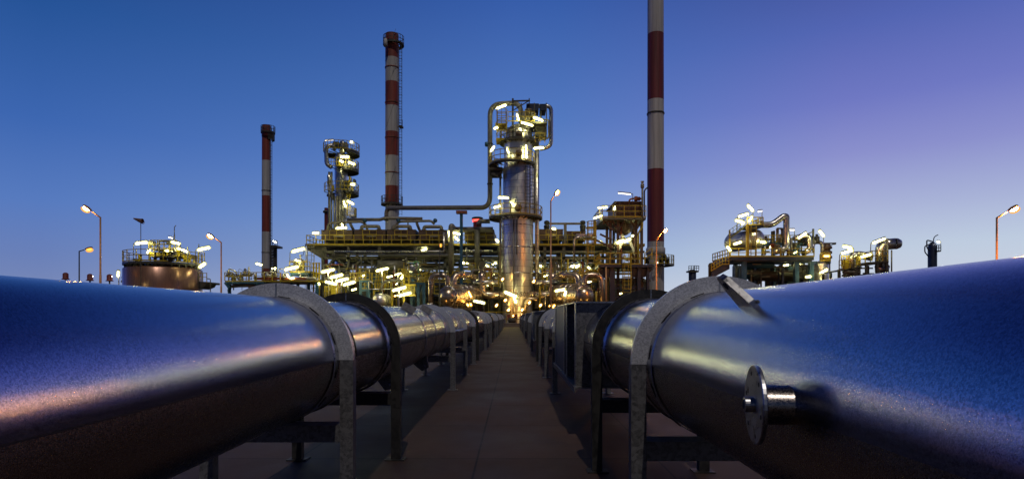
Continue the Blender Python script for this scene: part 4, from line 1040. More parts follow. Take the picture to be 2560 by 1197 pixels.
def bollard_lamp(px, py, d, label, mat='redlamp', h=6):
    g0 = ground_at(px, d); t = thing('beacon_post', g0, label, 'beacon'); tp = W(px, py, d)
    b = MB().tube([g0, V((g0.x, d, tp.z-.2))], .1, 8); b.build('post', 'dark', t)
    b = MB().lathe(V((g0.x, d, tp.z-.3)), (0,0,1), [(.05,0),(.5,.05),(.5,.12),(.36,.2),(.36,.85),(.2,1.0),(.01,1.05)], 14); b.build('cap', 'dred' if mat == 'redlamp' else 'dark', t)
    return t
for px, py, lb in ((225,697,'dark red capped vent post between the two street lamps by the tank'), (274,698,'dark red capped vent post nearest the tank'), (164,694,'tiny dark capped vent post furthest from the tank')):
    t = bollard_lamp(px, py, 85, lb)
    if px > 200: lamp(t, px-6,690,px-5,691, 85, mat='spot', r=.7); lamp(t, px+6,690,px+7,691, 85, mat='spot', r=.7)
lamp_thing(295,690,296,679, 84, [(297,690),(297,720)], 'upright white tube lamp on a short post at the foot of the tank', 'tube lamps on posts')

# ---------------------------------------------------------------- skid and small towers left of the rack
D7 = 96; X7 = lambda px: W(px,0,D7).x
sk = thing('pipe_skid', (X7(630), D7, 0), 'railed skid deck crowded with small pipes in front of the shorter chimney', 'pipe skid')
b = MB(); bx(b, 562, 800, 701, 704, D7, D7+9); b.build('deck', 'yellow', sk)
b = MB(); bx(b, 563, 660, 704, 709, D7, D7+9); b.bar(W(563,706,D7), W(574,720,D7), .35); b.build('deck_beam', 'blue', sk)
b = MB().rail([V((X7(562), D7+9, EYE+(VY-701)*D7/F)), W(562,701,D7), W(700,701,D7)], 1.3, 1.3, .05); b.build('railing', 'yellow', sk)
b = MB(); bx(b, 640, 765, 693, 699, D7+.5, D7+1.2); b.build('red_beam', 'rust', sk)
for px in (570, 640, 700, 790):
    for dd in (D7+.5, D7+8): b = MB().bar((X7(px), dd, 0), (X7(px), dd, EYE+(VY-704)*D7/F), .4); b.build('leg', 'blue', sk)
rnd = random.Random(9)
for pts, r_, mt in (([(572,702),(572,673),(577,673),(590,678),(596,700)],1.9,'silverpipe'), ([(590,690),(638,684),(638,702)],2.6,'silverpipe'), ([(600,702),(600,690),(630,688)],1.5,'silverpipe'), ([(596,690),(597,671),(608,677)],.5,'greypipe'),
      ([(658,700),(658,681),(666,680),(690,681),(690,700)],1.8,'silverpipe'), ([(678,700),(678,674)],1.6,'silverpipe'), ([(688,690),(688,670)],2,'silverpipe'), ([(695,692),(696,672),(706,672)],1.2,'silverpipe'), ([(702,698),(702,682)],1.6,'rust'),
      ([(584,725),(584,700)],1.4,'silverpipe'), ([(605,725),(605,695)],.8,'silverpipe'), ([(712,698),(712,674),(722,674)],1.2,'silverpipe'), ([(750,690),(752,694),(790,694)],2.4,'silverpipe'), ([(752,692),(752,684),(746,683)],1.6,'silverpipe'), ([(700,698),(788,697),(794,702),(794,740)],3.6,'greypipe'), ([(572,728),(575,716),(600,714),(640,714)],4,'greypipe')):
    b = ktube([(x, y, D7+.8) for x, y in pts], D7, r_, 10, 5); b.build('pipe', mt, sk)
b = MB()
for px, py, r_ in ((613,677,4),(622,673,2.2),(622,680,3.5),(585,690,4),(668,688,4),(674,692,4),(708,690,3.5)):
    b.lathe(W(px, py, D7+1.5), (0,0,1), [(.01,-.8),(r_*D7/F,-.7),(r_*D7/F,.2),(r_*D7/F*.5,.4),(.01,.45)], 12)
b.build('small_vessel', 'silverpipe', sk)
b = MB()
for i in range(22):
    p = W(rnd.uniform(566,645) if i < 12 else rnd.uniform(655,730), rnd.uniform(684,698), D7+rnd.uniform(.5,3)); s_ = rnd.uniform(.1,.35)
    b.lathe(p, (rnd.choice((0,1)), 0, rnd.choice((0,1)) or 1), [(s_*.3,-s_),(s_,-s_*.8),(s_,s_*.3),(s_*.3,s_*.5),(s_*.3,s_*1.5),(s_*.8,s_*1.55),(s_*.8,s_*1.7)], 8, cap=True)
b.build('valve_cluster', 'greypipe', sk)
lamp(sk, 641,659,654,662, D7+2, [(654,660),(657,661),(657,700)], r=2); 
for a in ((680,671,682,671),(687,670,689,670)): lamp(sk, *a, D7+.6, r=1.4)
for a in ((718,685,722,693),(726,696,734,695),(797,707,798,711)): lamp(sk, *a, D7+.3, r=2)

# far lattice tower behind the left chimney
t = thing('lattice_tower', ground_at(681, 170), 'small dark caged tower with white top lights right behind the shorter chimney', 'tower')
b = MB()
for px in (677, 687, 691): b.bar(ground_at(px, 170), W(px, 612 if px < 690 else 620, 170), .5 if px < 690 else .35)
for i in range(14): y = 618+i*7; b.bar(W(677,y,170), W(691,y-4,170), .3); b.box(tuple(W(676,y+3,169.5)), tuple(W(686,y,172)))
b.build('frame', 'dark', t)
b = MB(); bx(b, 677, 693, 613, 618, 168, 172); b.build('platform', 'dark', t)
b = MB().rail([W(677,613,168), W(693,613,168)], 1.3, .6, .06); b.build('railing', 'dark', t)
lamp(t, 688,605,690,606, 168, mat='spot', r=1.8); lamp(t, 683,602,684,603, 168, mat='spot', r=1.2)

# small vessel deck between skid and rack
D8 = 98; t = thing('vessel_platform', ground_at(752, D8), 'yellow railed platform with a small domed silver vessel at the rack end', 'platform')
b = MB(); bx(b, 724, 775, 677, 681, D8, D8+6); b.build('deck', 'yellow', t)
b = MB(); bx(b, 726, 772, 681, 687, D8+.1, D8+6); bx(b, 768, 773, 687, 800, D8, D8+.5); bx(b, 726, 730, 687, 800, D8, D8+.5); b.build('frame', 'blue', t)
b = MB().rail([W(724,677,D8), W(775,677,D8)], 1.5, 1, .06); b.build('railing', 'yellow', t); b = MB().rail([W(724,660,D8+2), W(768,660,D8+2)], .6, 1, .05); b.build('railing', 'yellow', t)
b = MB().lathe(W(751,676,D8+2), (0,0,1), [(.7,0),(.7,1.5),(.6,1.7),(.3,1.95),(.12,2.0),(.12,2.4),(.25,2.45),(.25,2.6)], 20, cap=True); b.build('vessel', 'silver', t)
b = MB(); bx(b, 733, 741, 655, 668, D8+1, D8+2); b.build('cabinet', 'silverpipe', t)
b = MB(); b.ladder(W(776,740,D8), W(776,612,D8+1), 1.2, .05, sp=.7); b.build('ladder', 'greypipe', t)
b = MB()
for px in (784, 791, 798): b.bar(W(px,760,D8-.2), W(px,656,D8-.2), .22)
for y in (658, 670, 682, 694, 706, 720): b.bar(W(780,y,D8-.3), W(801,y,D8-.3), .12)
b.build('stair_frame', 'yellow', t)
b = MB().tube([W(757,640,D8+2), W(766,608,D8+8)], .05, 6); b.build('stay_cable', 'dark', t)
lamp(t, 732,629,760,622, D8-.5, [(732,627),(725,630),(724,680)], r=2.8); lamp(t, 714,674,744,667, D8-1.5, r=2.8); lamp(t, 739,650,744,652, D8, r=2.2)

# ---------------------------------------------------------------- post lamps and clutter below the rack
POSTS = [(806,711,834,702,94,[(820,708),(822,740),(822,800)],'sloping tube lamp nearest the rack end leg, highest of the close lamp cluster'),
 (827,694,856,685,96,[(841,691),(841,740)],'x'), (841,704,870,696,95,[(855,701),(848,712),(848,740)],'x'), (815,704,841,711,93,[(841,708),(847,710),(847,790)],'x'), (860,713,888,704,93,[(860,710),(853,712),(853,790)],'x')]
labs = ['upper tube lamp of the bright cluster under the rack end, alone on the stair side', 'long tube lamp in the middle of the bright lamp cluster under the rack', 'tube lamp just above the paired gooseneck posts under the rack', 'downward tilted tube lamp on a gooseneck, back to back with an upward tilted one', 'upward tilted tube lamp on a gooseneck, back to back with a downward tilted one']
POSTS[0] = (806,680,834,674,96,[(820,678),(822,720)],''); POSTS[1] = (827,694,855,687,95,[(841,691),(841,740)],''); POSTS[2] = (841,703,869,697,95,[(855,701),(852,740)],''); POSTS[3] = (815,704,840,710,92,[(840,708),(847,711),(847,760)],''); POSTS[4] = (860,712,886,705,92,[(860,710),(853,713),(853,760)],'')
for a, lb in zip(POSTS, labs): lamp_thing(*a[:4], a[4], a[5], lb, 'tube lamps on posts', r=2.7)
lamp_thing(942,677,969,671, 96, [(955,675),(956,720)], 'tube lamp under the middle of the rack beside the numbered drum', 'tube lamps on posts', r=2.4)
lamp_thing(983,726,1013,718, 92, [(998,724),(998,760)], 'long tube lamp in front of the yellow stair cage, upper of two', 'tube lamps on posts', r=2.8)
lamp_thing(999,739,1026,732, 92, [(999,738),(996,742),(996,780)], 'long tube lamp in front of the yellow stair cage, lower of two', 'tube lamps on posts', r=2.8)
lamp_thing(988,687,1002,683, 98, [(995,686),(995,720)], 'small faint tube lamp behind the numbered drum', 'tube lamps on posts', r=1.2)
lamp_thing(1003,697,1009,687, 96, [(1006,694),(1006,720)], 'steeply tilted short tube lamp below the numbered drum', 'tube lamps on posts', r=2.6)
# numbered drum
D9 = 97; c = W(1028.5, 672, D9); t = thing('numbered_drum', (c.x, D9, 0), 'grey drum end lettered 9850 E-2 under the rack, with a green pipe', 'drum')
b = MB().lathe(c, (0,-1,0), [(.55,-4),(.62,-.4),(.66,-.3),(.66,-.05),(.60,0),(.01,.03)], 28); b.build('shell', 'silverpipe', t)
b = MB().box((c.x-.3, D9+.5, 0), (c.x+.3, D9+1, c.z-.6)); b.box((c.x-.3, D9+3, 0), (c.x+.3, D9+3.4, c.z-.6)); b.build('saddle', 'blue', t)
lettering('9850', .40, (c.x, D9-.04, c.z+.16), t); lettering('E-2', .40, (c.x, D9-.04, c.z-.22), t)
b = ktube([(1035,665,D9),(1035,653,D9),(1046.5,654,D9),(1047,690,D9),(1042,696,D9)], D9, 1.0, 8, 3); b.build('green_pipe', 'green', t)
b = MB().lathe(W(1040,645,D9), (0,0,1), [(.01,-.12),(.12,0),(.01,.12)], 10); b.tube([W(1040,652,D9), W(1040,645,D9)], .03, 6); b.build('gauge', 'silverpipe', t)
# sphere and horizontal drum
c = W(949, 752, 93); t = thing('round_vessel', (c.x, 93, 0), 'round dull silver vessel end showing above the black ring', 'vessel')
b = MB().lathe(c, (0,-1,0), [(1.2,-4),(1.2,-.3),(1.1,.15),(.8,.5),(.4,.68),(.01,.72)], 32); b.build('dished_head', 'silver', t)
b = MB().lathe(c, (0,-1,0), [(1.2,-.35),(1.3,-.35),(1.3,-.2),(1.2,-.2)], 32); b.box((c.x-.8, 94, 0), (c.x+.8, 94.4, c.z-1)); b.build('girth_flange', 'greypipe', t)
# blue frames with yellow stairs
def frame(name, label, d, cols, levels, pm='blue', d1=5, rails=True):
    t = thing(name, ground_at(sum(cols)/len(cols), d), label, 'steel frame', 'blue steel frames under the rack')
    for px in cols:
        for dd in (d, d+d1):
            b = MB().bar(V((W(px,0,d).x, dd, 0)), V((W(px,0,d).x, dd, W(0,levels[0],d).z)), .42); b.build('leg', pm, t)
    for y in levels:
        b = MB(); bx(b, cols[0]-2, cols[-1]+2, y, y+6, d-.25, d+.15); bx(b, cols[0]-2, cols[-1]+2, y, y+1.5, d+.16, d+d1); b.build('beam', pm, t)
        if rails: b = MB(); a, c = W(cols[0]-2,y,d), W(cols[-1]+2,y,d); b.rail([a, c], 1.35, .9, .05, toe=.15); b.build('railing', 'yellow', t)
    for px, qx in zip(cols[:-1], cols[1:]):
        b = MB().bar(W(px,levels[0]+35,d+.2), W((px+qx)/2,levels[0]+7,d+.2), .2); b.bar(W(qx,levels[0]+35,d+.2), W((px+qx)/2,levels[0]+7,d+.2), .2); b.build('brace', pm, t)
    return t
frame('steel_frame', 'blue steel frame with yellow rails behind the lamp cluster', 99, (902, 922), (700, 722))
frame('steel_frame', 'blue steel frame under the numbered drum and green pipe', 96, (1029, 1046, 1060), (706,))
frame('steel_frame', 'tall narrow blue frame with open top beside the pipe loop', 101, (919, 936), (685, 726), rails=False)
frame('steel_frame', 'dark frame behind the polished exchanger on the stair side', 106, (1395, 1440, 1490), (706, 735), 'navy')
frame('steel_frame', 'dark frame behind the polished exchanger with orange lamps', 106, (1075, 1130, 1180, 1230), (706, 735), 'navy')
t = thing('stair_cage', ground_at(1018, 94), 'bright yellow caged stair ladder under the rack beside the two long tube lamps', 'ladder')
b = MB(); 
for i in range(9): px = 1011+i*3.2; b.bar(W(px,738,94), W(px,710,94), .09)
for y in (712, 738): b.bar(W(1008,y,94), W(1040,y,94), .3)
b.build('cage', 'yellow', t)
b = MB(); b.bar(W(1010,800,94.2), W(1010,672,94.2), .3); b.bar(W(1022,712,94.2), W(1022,680,94.2), .25); b.bar(W(1005,690,94.2), W(1040,690,94.2), .2); b.build('post', 'yellow', t)
b = MB(); b.ladder(W(1016,712,94.1), W(1016,655,94.1), .8, .06, cage=False, sp=.5); b.build('ladder', 'yellow', t)
t = thing('stair_cage', ground_at(830, 97), 'yellow guard rails and bright yellow bin below the lamp cluster', 'guard')
b = MB()
for i in range(10): px = 812+i*4; b.bar(W(px,760,97), W(px,714+abs(i-4),97), .12)
for y in (716, 728): b.bar(W(810,y,97), W(850,y,97), .16)
b.build('guard', 'yellow', t)
b = MB(); bx(b, 828, 848, 720, 745, 96, 97); b.build('bin', 'yellow', t)
t = thing('pipe_loop', ground_at(960, 95), 'silver square pipe loop with a curved grey pipe in front of the blue frames', 'pipe')
b = ktube([(985,722,95),(923,723,95),(922,704,95),(927,704,95),(934,711,95)], 95, 1.8, 10, 3); b.build('loop', 'silverpipe', t)
b = ktube([(953,724,95),(956,708,95),(970,700,95),(1010,701,95)], 95, 3.2, 12, 10); b.build('curved_pipe', 'greypipe', t)
b = MB()
for px in (936, 942, 948, 962, 968, 976): bx(b, px, px+3, 705, 722, 95.5, 95.9)
for px in (935, 980): b.bar(ground_at(px, 95.6), W(px,722,95.6), .3)
b.build('yellow_support', 'yellow', t)
# dark vessels filling the ground level behind
rnd = random.Random(21)
VES = [(880,735,110,34,'long dark green horizontal drum deep under the rack, behind the lamp cluster'), (1000,700,116,22,'dark horizontal drum deep under the rack behind the numbered drum'), (1150,728,112,24,'dark horizontal drum behind the polished exchanger with orange lamps'), (1420,712,112,20,'dark horizontal drum behind the copper toned exchanger')]
for px, py, d, r_, lb in VES:
    c = W(px, py, d); t = thing('horizontal_drum', (c.x, d, 0), lb, 'drum', 'dark drums under the rack'); rr = r_*d/F
    b = MB().lathe(c, (1,0,0), [(.01,-6.5),(rr*.6,-6.3),(rr,-5.6),(rr,5.6),(rr*.6,6.3),(.01,6.5)], 24); b.build('shell', 'dark', t)
    b = MB(); 
    for s in (-3.5, 3.5): b.box((c.x+s-.3, d-rr*.7, 0), (c.x+s+.3, d+rr*.7, c.z-rr*.6))
    b.build('saddle', 'concrete', t)
COLR = ['yellow', 'silverpipe', 'greypipe', 'olive', 'rust', 'yellow']
prt = thing('piping_module', ground_at(960, 101), 'dense upright yellow and grey piping under the rack between the lamp cluster and the exchanger', 'piping')
for i in range(60):
    px = rnd.choice((rnd.uniform(860,1075), rnd.uniform(975,1062), rnd.uniform(800,870))); d = rnd.uniform(98,106); y0 = rnd.uniform(660,715); y1 = min(y0+rnd.uniform(25,80), 800); r_ = rnd.choice((.06,.08,.12,.17))
    q = [W(px,y1,d), W(px,y0,d)]
    if rnd.random() < .45: q.append(W(px+rnd.uniform(-35,35), y0, d))
    b = MB().tube(q, r_, 8, bend=.3); b.build('pipe', rnd.choice(COLR), prt)
for i in range(14):
    px = rnd.uniform(870,1050); y = rnd.choice((690,702,716,728)); d = rnd.uniform(98,104); l = rnd.uniform(15,40)
    b = MB().rail([W(px,y,d), W(px+l,y,d)], 1.3, .7, .05, toe=.12); b.build('railing', 'yellow', prt)
prt2 = thing('piping_module', ground_at(1400, 101), 'dense piping and yellow rails under the rack between the column and the furnace tower', 'piping')
for i in range(50):
    px = rnd.choice((rnd.uniform(1345,1500), rnd.uniform(1345,1400), rnd.uniform(1165,1250))); d = rnd.uniform(99,106); y0 = rnd.uniform(655,735); y1 = min(y0+rnd.uniform(25,80), 805); r_ = rnd.choice((.06,.08,.12,.17))
    q = [W(px,y1,d), W(px,y0,d)]
    if rnd.random() < .45: q.append(W(px+rnd.uniform(-35,35), y0, d))
    b = MB().tube(q, r_, 8, bend=.3); b.build('pipe', rnd.choice(COLR), prt2)
for i in range(12):
    px = rnd.choice((rnd.uniform(1350,1480), rnd.uniform(1165,1225))); y = rnd.choice((676,690,702,716)); d = rnd.uniform(99,104); l = rnd.uniform(15,40)
    b = MB().rail([W(px,y,d), W(px+l,y,d)], 1.3, .7, .05, toe=.12); b.build('railing', 'yellow', prt2)
for a in ((968,693,980,690),(905,690,912,688),(1030,715,1040,712),(880,725,890,722)): lamp(prt, *a, 103, r=1.6)
for a in ((1360,690,1370,688),(1440,690,1448,692),(1470,705,1478,703),(1190,700,1198,702),(1215,716,1220,714)): lamp(prt2, *a, 103, r=1.6)

# ---------------------------------------------------------------- process unit on the right
DA = 90; kA = DA/F; zA = lambda y: EYE+(VY-y)*kA; XA = lambda px: W(px,0,DA).x
un = thing('process_unit', (XA(1940), DA, 0), 'blue deck with a big silver drum and arched pipe, seen above the lifting lug', 'process unit')
b = MB(); bx(b, 1826, 2035, 642, 650, DA, DA+8); bx(b, 1835, 2030, 650, 654, DA+.4, DA+.8); b.build('deck', 'navy', un)
b = MB().rail([V((XA(1826), DA+8, zA(642))), W(1826,642,DA), W(2035,642,DA)], 1.25, 1.2, .055, toe=.2); b.build('railing', 'yellow', un)
for px in (1862, 1993, 2030): b = MB(); bx(b, px-5, px+5, 654, 812, DA+.3, DA+1); b.build('leg', 'blue', un)
for px in (1840, 1930): b = MB(); bx(b, px-4, px+4, 654, 812, DA+7, DA+7.6); b.build('leg', 'navy', un)
c = W(1891, 598, DA+1.2); ax = V((-.55, 1, 0)).normalized(); r = 25*kA
b = MB().lathe(c, -ax, [(.01,-5.6),(r*.7,-5.3),(r,-4.6),(r,-.1),(r*.94,.3),(r*.75,.65),(r*.4,.92),(.01,1.0)], 36); b.build('drum', 'silver', un)
b = MB(); bx(b, 1868, 1908, 563, 568, DA, DA+3.5); b.build('upper_deck', 'navy', un)
b = MB().rail([W(1868,563,DA), W(1908,563,DA), V((XA(1908), DA+3.5, zA(563)))], 1.2, .8, .05, toe=.15); b.rail([W(1868,563,DA+3.4), W(1908,563,DA+3.4)], 1.2, .8, .05); b.build('railing', 'yellow', un)
b = MB()
for dd in (DA+.5, DA+1.5): b.bar(W(1824,595,dd), W(1868,563,dd), .1, .28); b.bar(W(1824,575,dd), W(1868,543,dd), .07); b.bar(W(1824,584,dd), W(1868,552,dd), .06)
for i in range(12): p = W(1826+42*i/12, 593-31*i/12, DA+1); b.box((p.x-.14, DA+.5, p.z-.03), (p.x+.14, DA+1.5, p.z+.03))
for i in range(6): b.bar(W(1824+44*i/5, 595-32*i/5, DA+.5), W(1824+44*i/5, 575-32*i/5, DA+.5), .07)
b.build('stair', 'dark', un)
b = MB(); b.bar(W(1824,650,DA+.6), W(1824,575,DA+.6), .2); bx(b, 1867, 1873, 560, 642, DA-.5, DA-.1); b.ladder(W(1884,640,DA-.4), W(1884,565,DA-.4), .8, .05, cage=False); b.build('yellow_post', 'yellow', un)
b = ktube([(1890,563,DA+1.5),(1908,562,DA+1.5),(1930,562,DA+1.5),(1958,541,DA+1.5),(1966,541,DA+1.5),(1966,622,DA+1.5),(1936,630,DA+1.5)], DA, 7.8, 20, 13, seg=8); b.build('arched_pipe', 'silverpipe', un)
b = ktube([(1985,598,DA+2),(2000,591,DA+2),(2022,588,DA+2),(2025,625,DA+2),(2006,634,DA+2)], DA, 7, 18, 14, seg=8); b.build('arched_pipe', 'silverpipe', un)
b = ktube([(2030,604,DA+3),(2056,606,DA+3),(2056,650,DA+3)], DA, 5, 16, 10, seg=8); b.build('arched_pipe', 'silverpipe', un)
b = MB(); bx(b, 1905, 1955, 606, 614, DA+2, DA+5); bx(b, 1972, 2030, 606, 612, DA+3, DA+5); bx(b, 1985, 2000, 612, 640, DA+3, DA+4); b.build('inner_beam', 'blue', un)
b = MB().rail([W(1910,606,DA+2), W(1952,606,DA+2)], 1.1, .7, .05); b.rail([W(1975,606,DA+3), W(2000,606,DA+3)], 1.1, .7, .05); b.build('railing', 'yellow', un)
rnd = random.Random(33)
b = MB()
for px, y0, y1 in ((1930,578,640),(1935,577,640),(1944,572,620),(1950,585,620),(1955,570,612),(1915,590,610),(1978,596,640)): b.tube([W(px,y1,DA+2.5), W(px,y0,DA+2.5)], rnd.uniform(.1,.22), 8)
b.tube([W(1942,605,DA+2.5), W(1942,571,DA+2.5), W(1955,571,DA+2.5), W(1953,576,DA+2.5)], .13, 8, bend=.2)
b.build('valve_riser', 'greypipe', un)
b = MB(); b.bar(W(2033,610,DA+2), W(2033,572,DA+2), .22); b.bar(W(2033,579,DA+2), W(2010,588,DA+2), .14); b.build('davit', 'olive', un)
b = MB(); b.lathe(W(2042,600,DA+3), (0,0,1), [(.4,-.6),(.4,.5),(.2,.6),(.2,.9)], 12, cap=True); b.build('vent_cap', 'dark', un)
b = MB(); b.bar(W(2058,608,DA+3), W(2090,608,DA+3), .18); b.bar(W(2088,608,DA+3), W(2066,618,DA+3), .12); bx(b, 2084, 2090, 606, 611, DA+2.8, DA+3.2); b.build('crane_beam', 'dark', un)
b = MB()
for y in (618, 630, 642): b.lathe(W(2067,y,DA+3), (0,0,1), [(.4,-.35),(.75,-.25),(.75,.1),(.4,.25)], 16, cap=True)
b.tube([W(2067,700,DA+3), W(2067,610,DA+3)], .5, 14); b.build('flanged_stack', 'brown', un)
b = MB().lathe(W(2052,812,DA+3), (0,0,1), [(1.15,0),(1.15,9.3),(.9,9.7),(.01,10)], 24); b.build('upright_vessel', 'silver', un)
b = MB().lathe(W(2021,692,DA+2), (0,0,1), [(.2,-1.2),(.7,-.8),(.7,1),(.3,1.5)], 16, cap=True); b.build('small_vessel', 'greypipe', un)
ring_platform(un, (XA(2075)+.2, DA+3), .6, 1.35, zA(650), -120, 70, rail=1.3, sp=.7, beams=6, rmat='yellow')
b = MB()
for i in range(26):
    px = rnd.uniform(1845,2025); y0 = rnd.uniform(656,690); d = DA+rnd.uniform(1,6)
    if rnd.random() < .5: b.tube([W(px,y0,d), W(px+rnd.uniform(15,60),y0,d)], rnd.uniform(.05,.13), 7)
    else: b.tube([W(px,y0+rnd.uniform(20,50),d), W(px,y0-5,d)], rnd.uniform(.06,.16), 7)
b.build('lower_piping', 'greypipe', un)
for i in range(34):
    px = rnd.uniform(1835,2040); y = rnd.uniform(655,700); l = rnd.uniform(20,70); dd = DA+rnd.uniform(1.5,7)
    b = MB().bar(W(px,y,dd), W(min(px+l,2045),y+rnd.choice((0,0,0,18)),dd), rnd.uniform(.15,.4)) if i%3 else MB().bar(W(px,y+50,dd), W(px,y-10,dd), rnd.uniform(.15,.4)); b.build('lower_beam', rnd.choice(('navy','dark','blue','olive','dark')), un)
for i in range(26):
    px = rnd.uniform(1905,2035); y = rnd.uniform(588,640); dd = DA+rnd.uniform(2,6); l = rnd.uniform(6,28)
    b = MB().tube([W(px,min(y+l,642),dd), W(px,y,dd)] if i%2 else [W(px,y+8,dd), W(px,y,dd), W(min(px+l,2040),y,dd)], rnd.uniform(.06,.22), 8, bend=.3); b.build('deck_pipe', rnd.choice(('greypipe','silverpipe','olive','yellow','dark')), un)
for i in range(9):
    px = rnd.uniform(1910,2020); b = MB().rail([W(px,rnd.choice((606,622,642)),DA+3), W(px+22,rnd.choice((606,)),DA+3)], 1., .5, .045) if False else MB().lathe(W(px,rnd.uniform(600,636),DA+rnd.uniform(1,4)), (0,0,1), [(.1,-.4),(.3,-.3),(.3,.2),(.45,.25),(.45,.35),(.1,.45)], 10, cap=True); b.build('valve', rnd.choice(('dark','greypipe','rust')), un)
for a in ((1925,618,1932,617),(1985,632,1992,630),(1850,668,1858,666),(1960,664,1970,662),(2000,662,2008,664)): lamp(un, *a, DA+3, r=1.8)
b = MB().lathe(W(1885,662,DA+2.5), (1,0,0), [(.01,-1.6),(.35,-1.4),(.5,-1),(.5,2.6),(.35,3),(.01,3.2)], 18); b.build('blue_drum', 'blue', un)
b = MB().lathe(W(1945,690,DA+4), (1,0,0), [(.01,-4),(.8,-3.5),(.8,3.5),(.01,4)], 18); b.build('dark_drum', 'dark', un)
b = MB(); bx(b, 1778, 1824, 661, 664, DA+.5, DA+2); b.prism([W(1780,664,DA+.6), W(1824,664,DA+.6), W(1824,672,DA+.6), W(1790,690,DA+.6), W(1778,690,DA+.6)], V((0,1,0))); b.build('step_deck', 'navy', un)
b = MB().rail([W(1778,678,DA+.5), W(1806,661,DA+.5), W(1822,661,DA+.5)], 1.05, .55, .045, toe=.12); b.build('railing', 'yellow', un)
b = MB(); b.tube([W(1774,700,DA+1), W(1774,660,DA+1), W(1783,659,DA+1)], .2, 10, bend=.2); b.build('downpipe', 'dark', un)
for a, arm in (((1870,514,1882,527),[(1882,526),(1883,545)]), ((1848,541,1869,535),[(1847,540),(1843,543),(1843,580)]), ((1840,551,1859,556),None), ((1872,554,1879,542),None), ((1836,610,1852,605),None), ((1818,617,1826,626),None), ((1902,605,1913,606),None), ((1997,595,2014,583),None), ((2049,578,2059,590),[(2059,590),(2059,606)]), ((2051,683,2067,673),None), ((2016,692,2026,691),None), ((1855,560,1860,556),None)):
    lamp(un, *a, DA-.6, arm, r=2.5)
lamp(un, 1895,529,1905,528, DA, [(1905,527),(1905,563)], mat='tubedim', r=2); lamp(un, 1974,575,1986,575, DA+2, [(1986,574),(1987,606)], mat='tubedim', r=2)
lamp(un, 2061,640,2072,640, DA-.2, mat='sodium', r=2.2)

# small railed unit with two elbows
DC = 84; kC = DC/F; XC = lambda px: W(px,0,DC).x; zC = lambda y: EYE+(VY-y)*kC
eu = thing('elbow_unit', (XC(2165), DC, 0), 'pair of fat silver elbow pipes on a yellow railed deck past the big unit', 'process unit')
b = MB(); b.prism([W(2096,676,DC), W(2140,668,DC), W(2140,671,DC), W(2096,679,DC)], V((0,5,0))); b.prism([W(2140,668,DC), W(2168,655,DC), W(2222,652,DC), W(2222,656,DC), W(2168,659,DC), W(2140,672,DC)], V((0,5,0))); b.build('deck', 'dark', eu)
rq = random.Random(5)
for px, y in ((2100,680),(2120,676),(2142,671),(2168,660),(2195,658),(2218,657)):
    for dd in (DC+.2, DC+4.6): b = MB().bar(V((XC(px), dd, 0)), V((XC(px), dd, zC(y))), .3); b.build('leg', 'dark', eu)
for i in range(26):
    px = rq.uniform(2098,2215); y = rq.uniform(664,690); l = rq.uniform(10,45); dd = DC+rq.uniform(.2,4)
    b = MB().tube([W(px,y,dd), W(min(px+l,2222),y,dd)] if i%3 else [W(px,y+30,dd), W(px,y,dd)], rq.uniform(.1,.3), 8); b.build('lower_pipe', rq.choice(('dark','olive','greypipe','dark')), eu)
for px in (2105, 2130): b = MB().bar(W(px,690,DC+.1), W(px+24,668,DC+.1), .2); b.build('brace', 'dark', eu)
b = MB().rail([W(2098,676,DC-.1), W(2140,668,DC-.1)], 1.4, .8, .05); b.rail([W(2104,668,DC+.5), W(2122,668,DC+.5)], 1.6, .35, .05); b.rail([W(2146,660,DC-.1), W(2180,652,DC-.1), W(2220,652,DC-.1)], 1.4, .8, .05); b.build('railing', 'yellow', eu)
b = MB(); bx(b, 2110, 2122, 650, 672, DC+.3, DC+.8); bx(b, 2144, 2152, 642, 662, DC+.3, DC+.8); b.build('cabinet', 'yellow', eu)
b = ktube([(2127,690,DC+2),(2128,640,DC+2),(2146,636,DC+2),(2178,643,DC+2)], DC, 9.5, 18, 13, seg=8); b.build('elbow', 'silverpipe', eu)
b = ktube([(2203,680,DC+2),(2203,612,DC+2),(2236,609,DC+1.5)], DC, 14, 24, 22, seg=10); b.build('elbow', 'silverpipe', eu)
b = MB().lathe(W(2236,609,DC+1.5), (1,0,-.03), [(14*kC,-.05),(14*kC,.35),(11*kC,.75),(5*kC,.95),(.01,1)], 24); b.build('end_cap', 'silverpipe', eu)
b = MB(); b.tube([W(2219,690,DC+1), W(2219,596,DC+1)], .12, 8); b.tube([W(2229,690,DC+1.3), W(2229,625,DC+1.3)], .1, 8); b.build('post', 'greypipe', eu)
b = MB().lathe(W(2205,672,DC+1), (1,0,0), [(.01,-1),(.4,-.8),(.4,.8),(.01,1)], 14); b.build('small_drum', 'silverpipe', eu)
for a, arm in (((2109,616,2128,620),[(2128,618),(2134,620),(2134,668)]), ((2105,633,2130,626),[(2105,632),(2099,636),(2098,676)]), ((2154,642,2176,636),None), ((2184,607,2211,597),[(2184,604),(2177,607),(2176,655)])): lamp(eu, *a, DC-.2, arm, r=2.5)

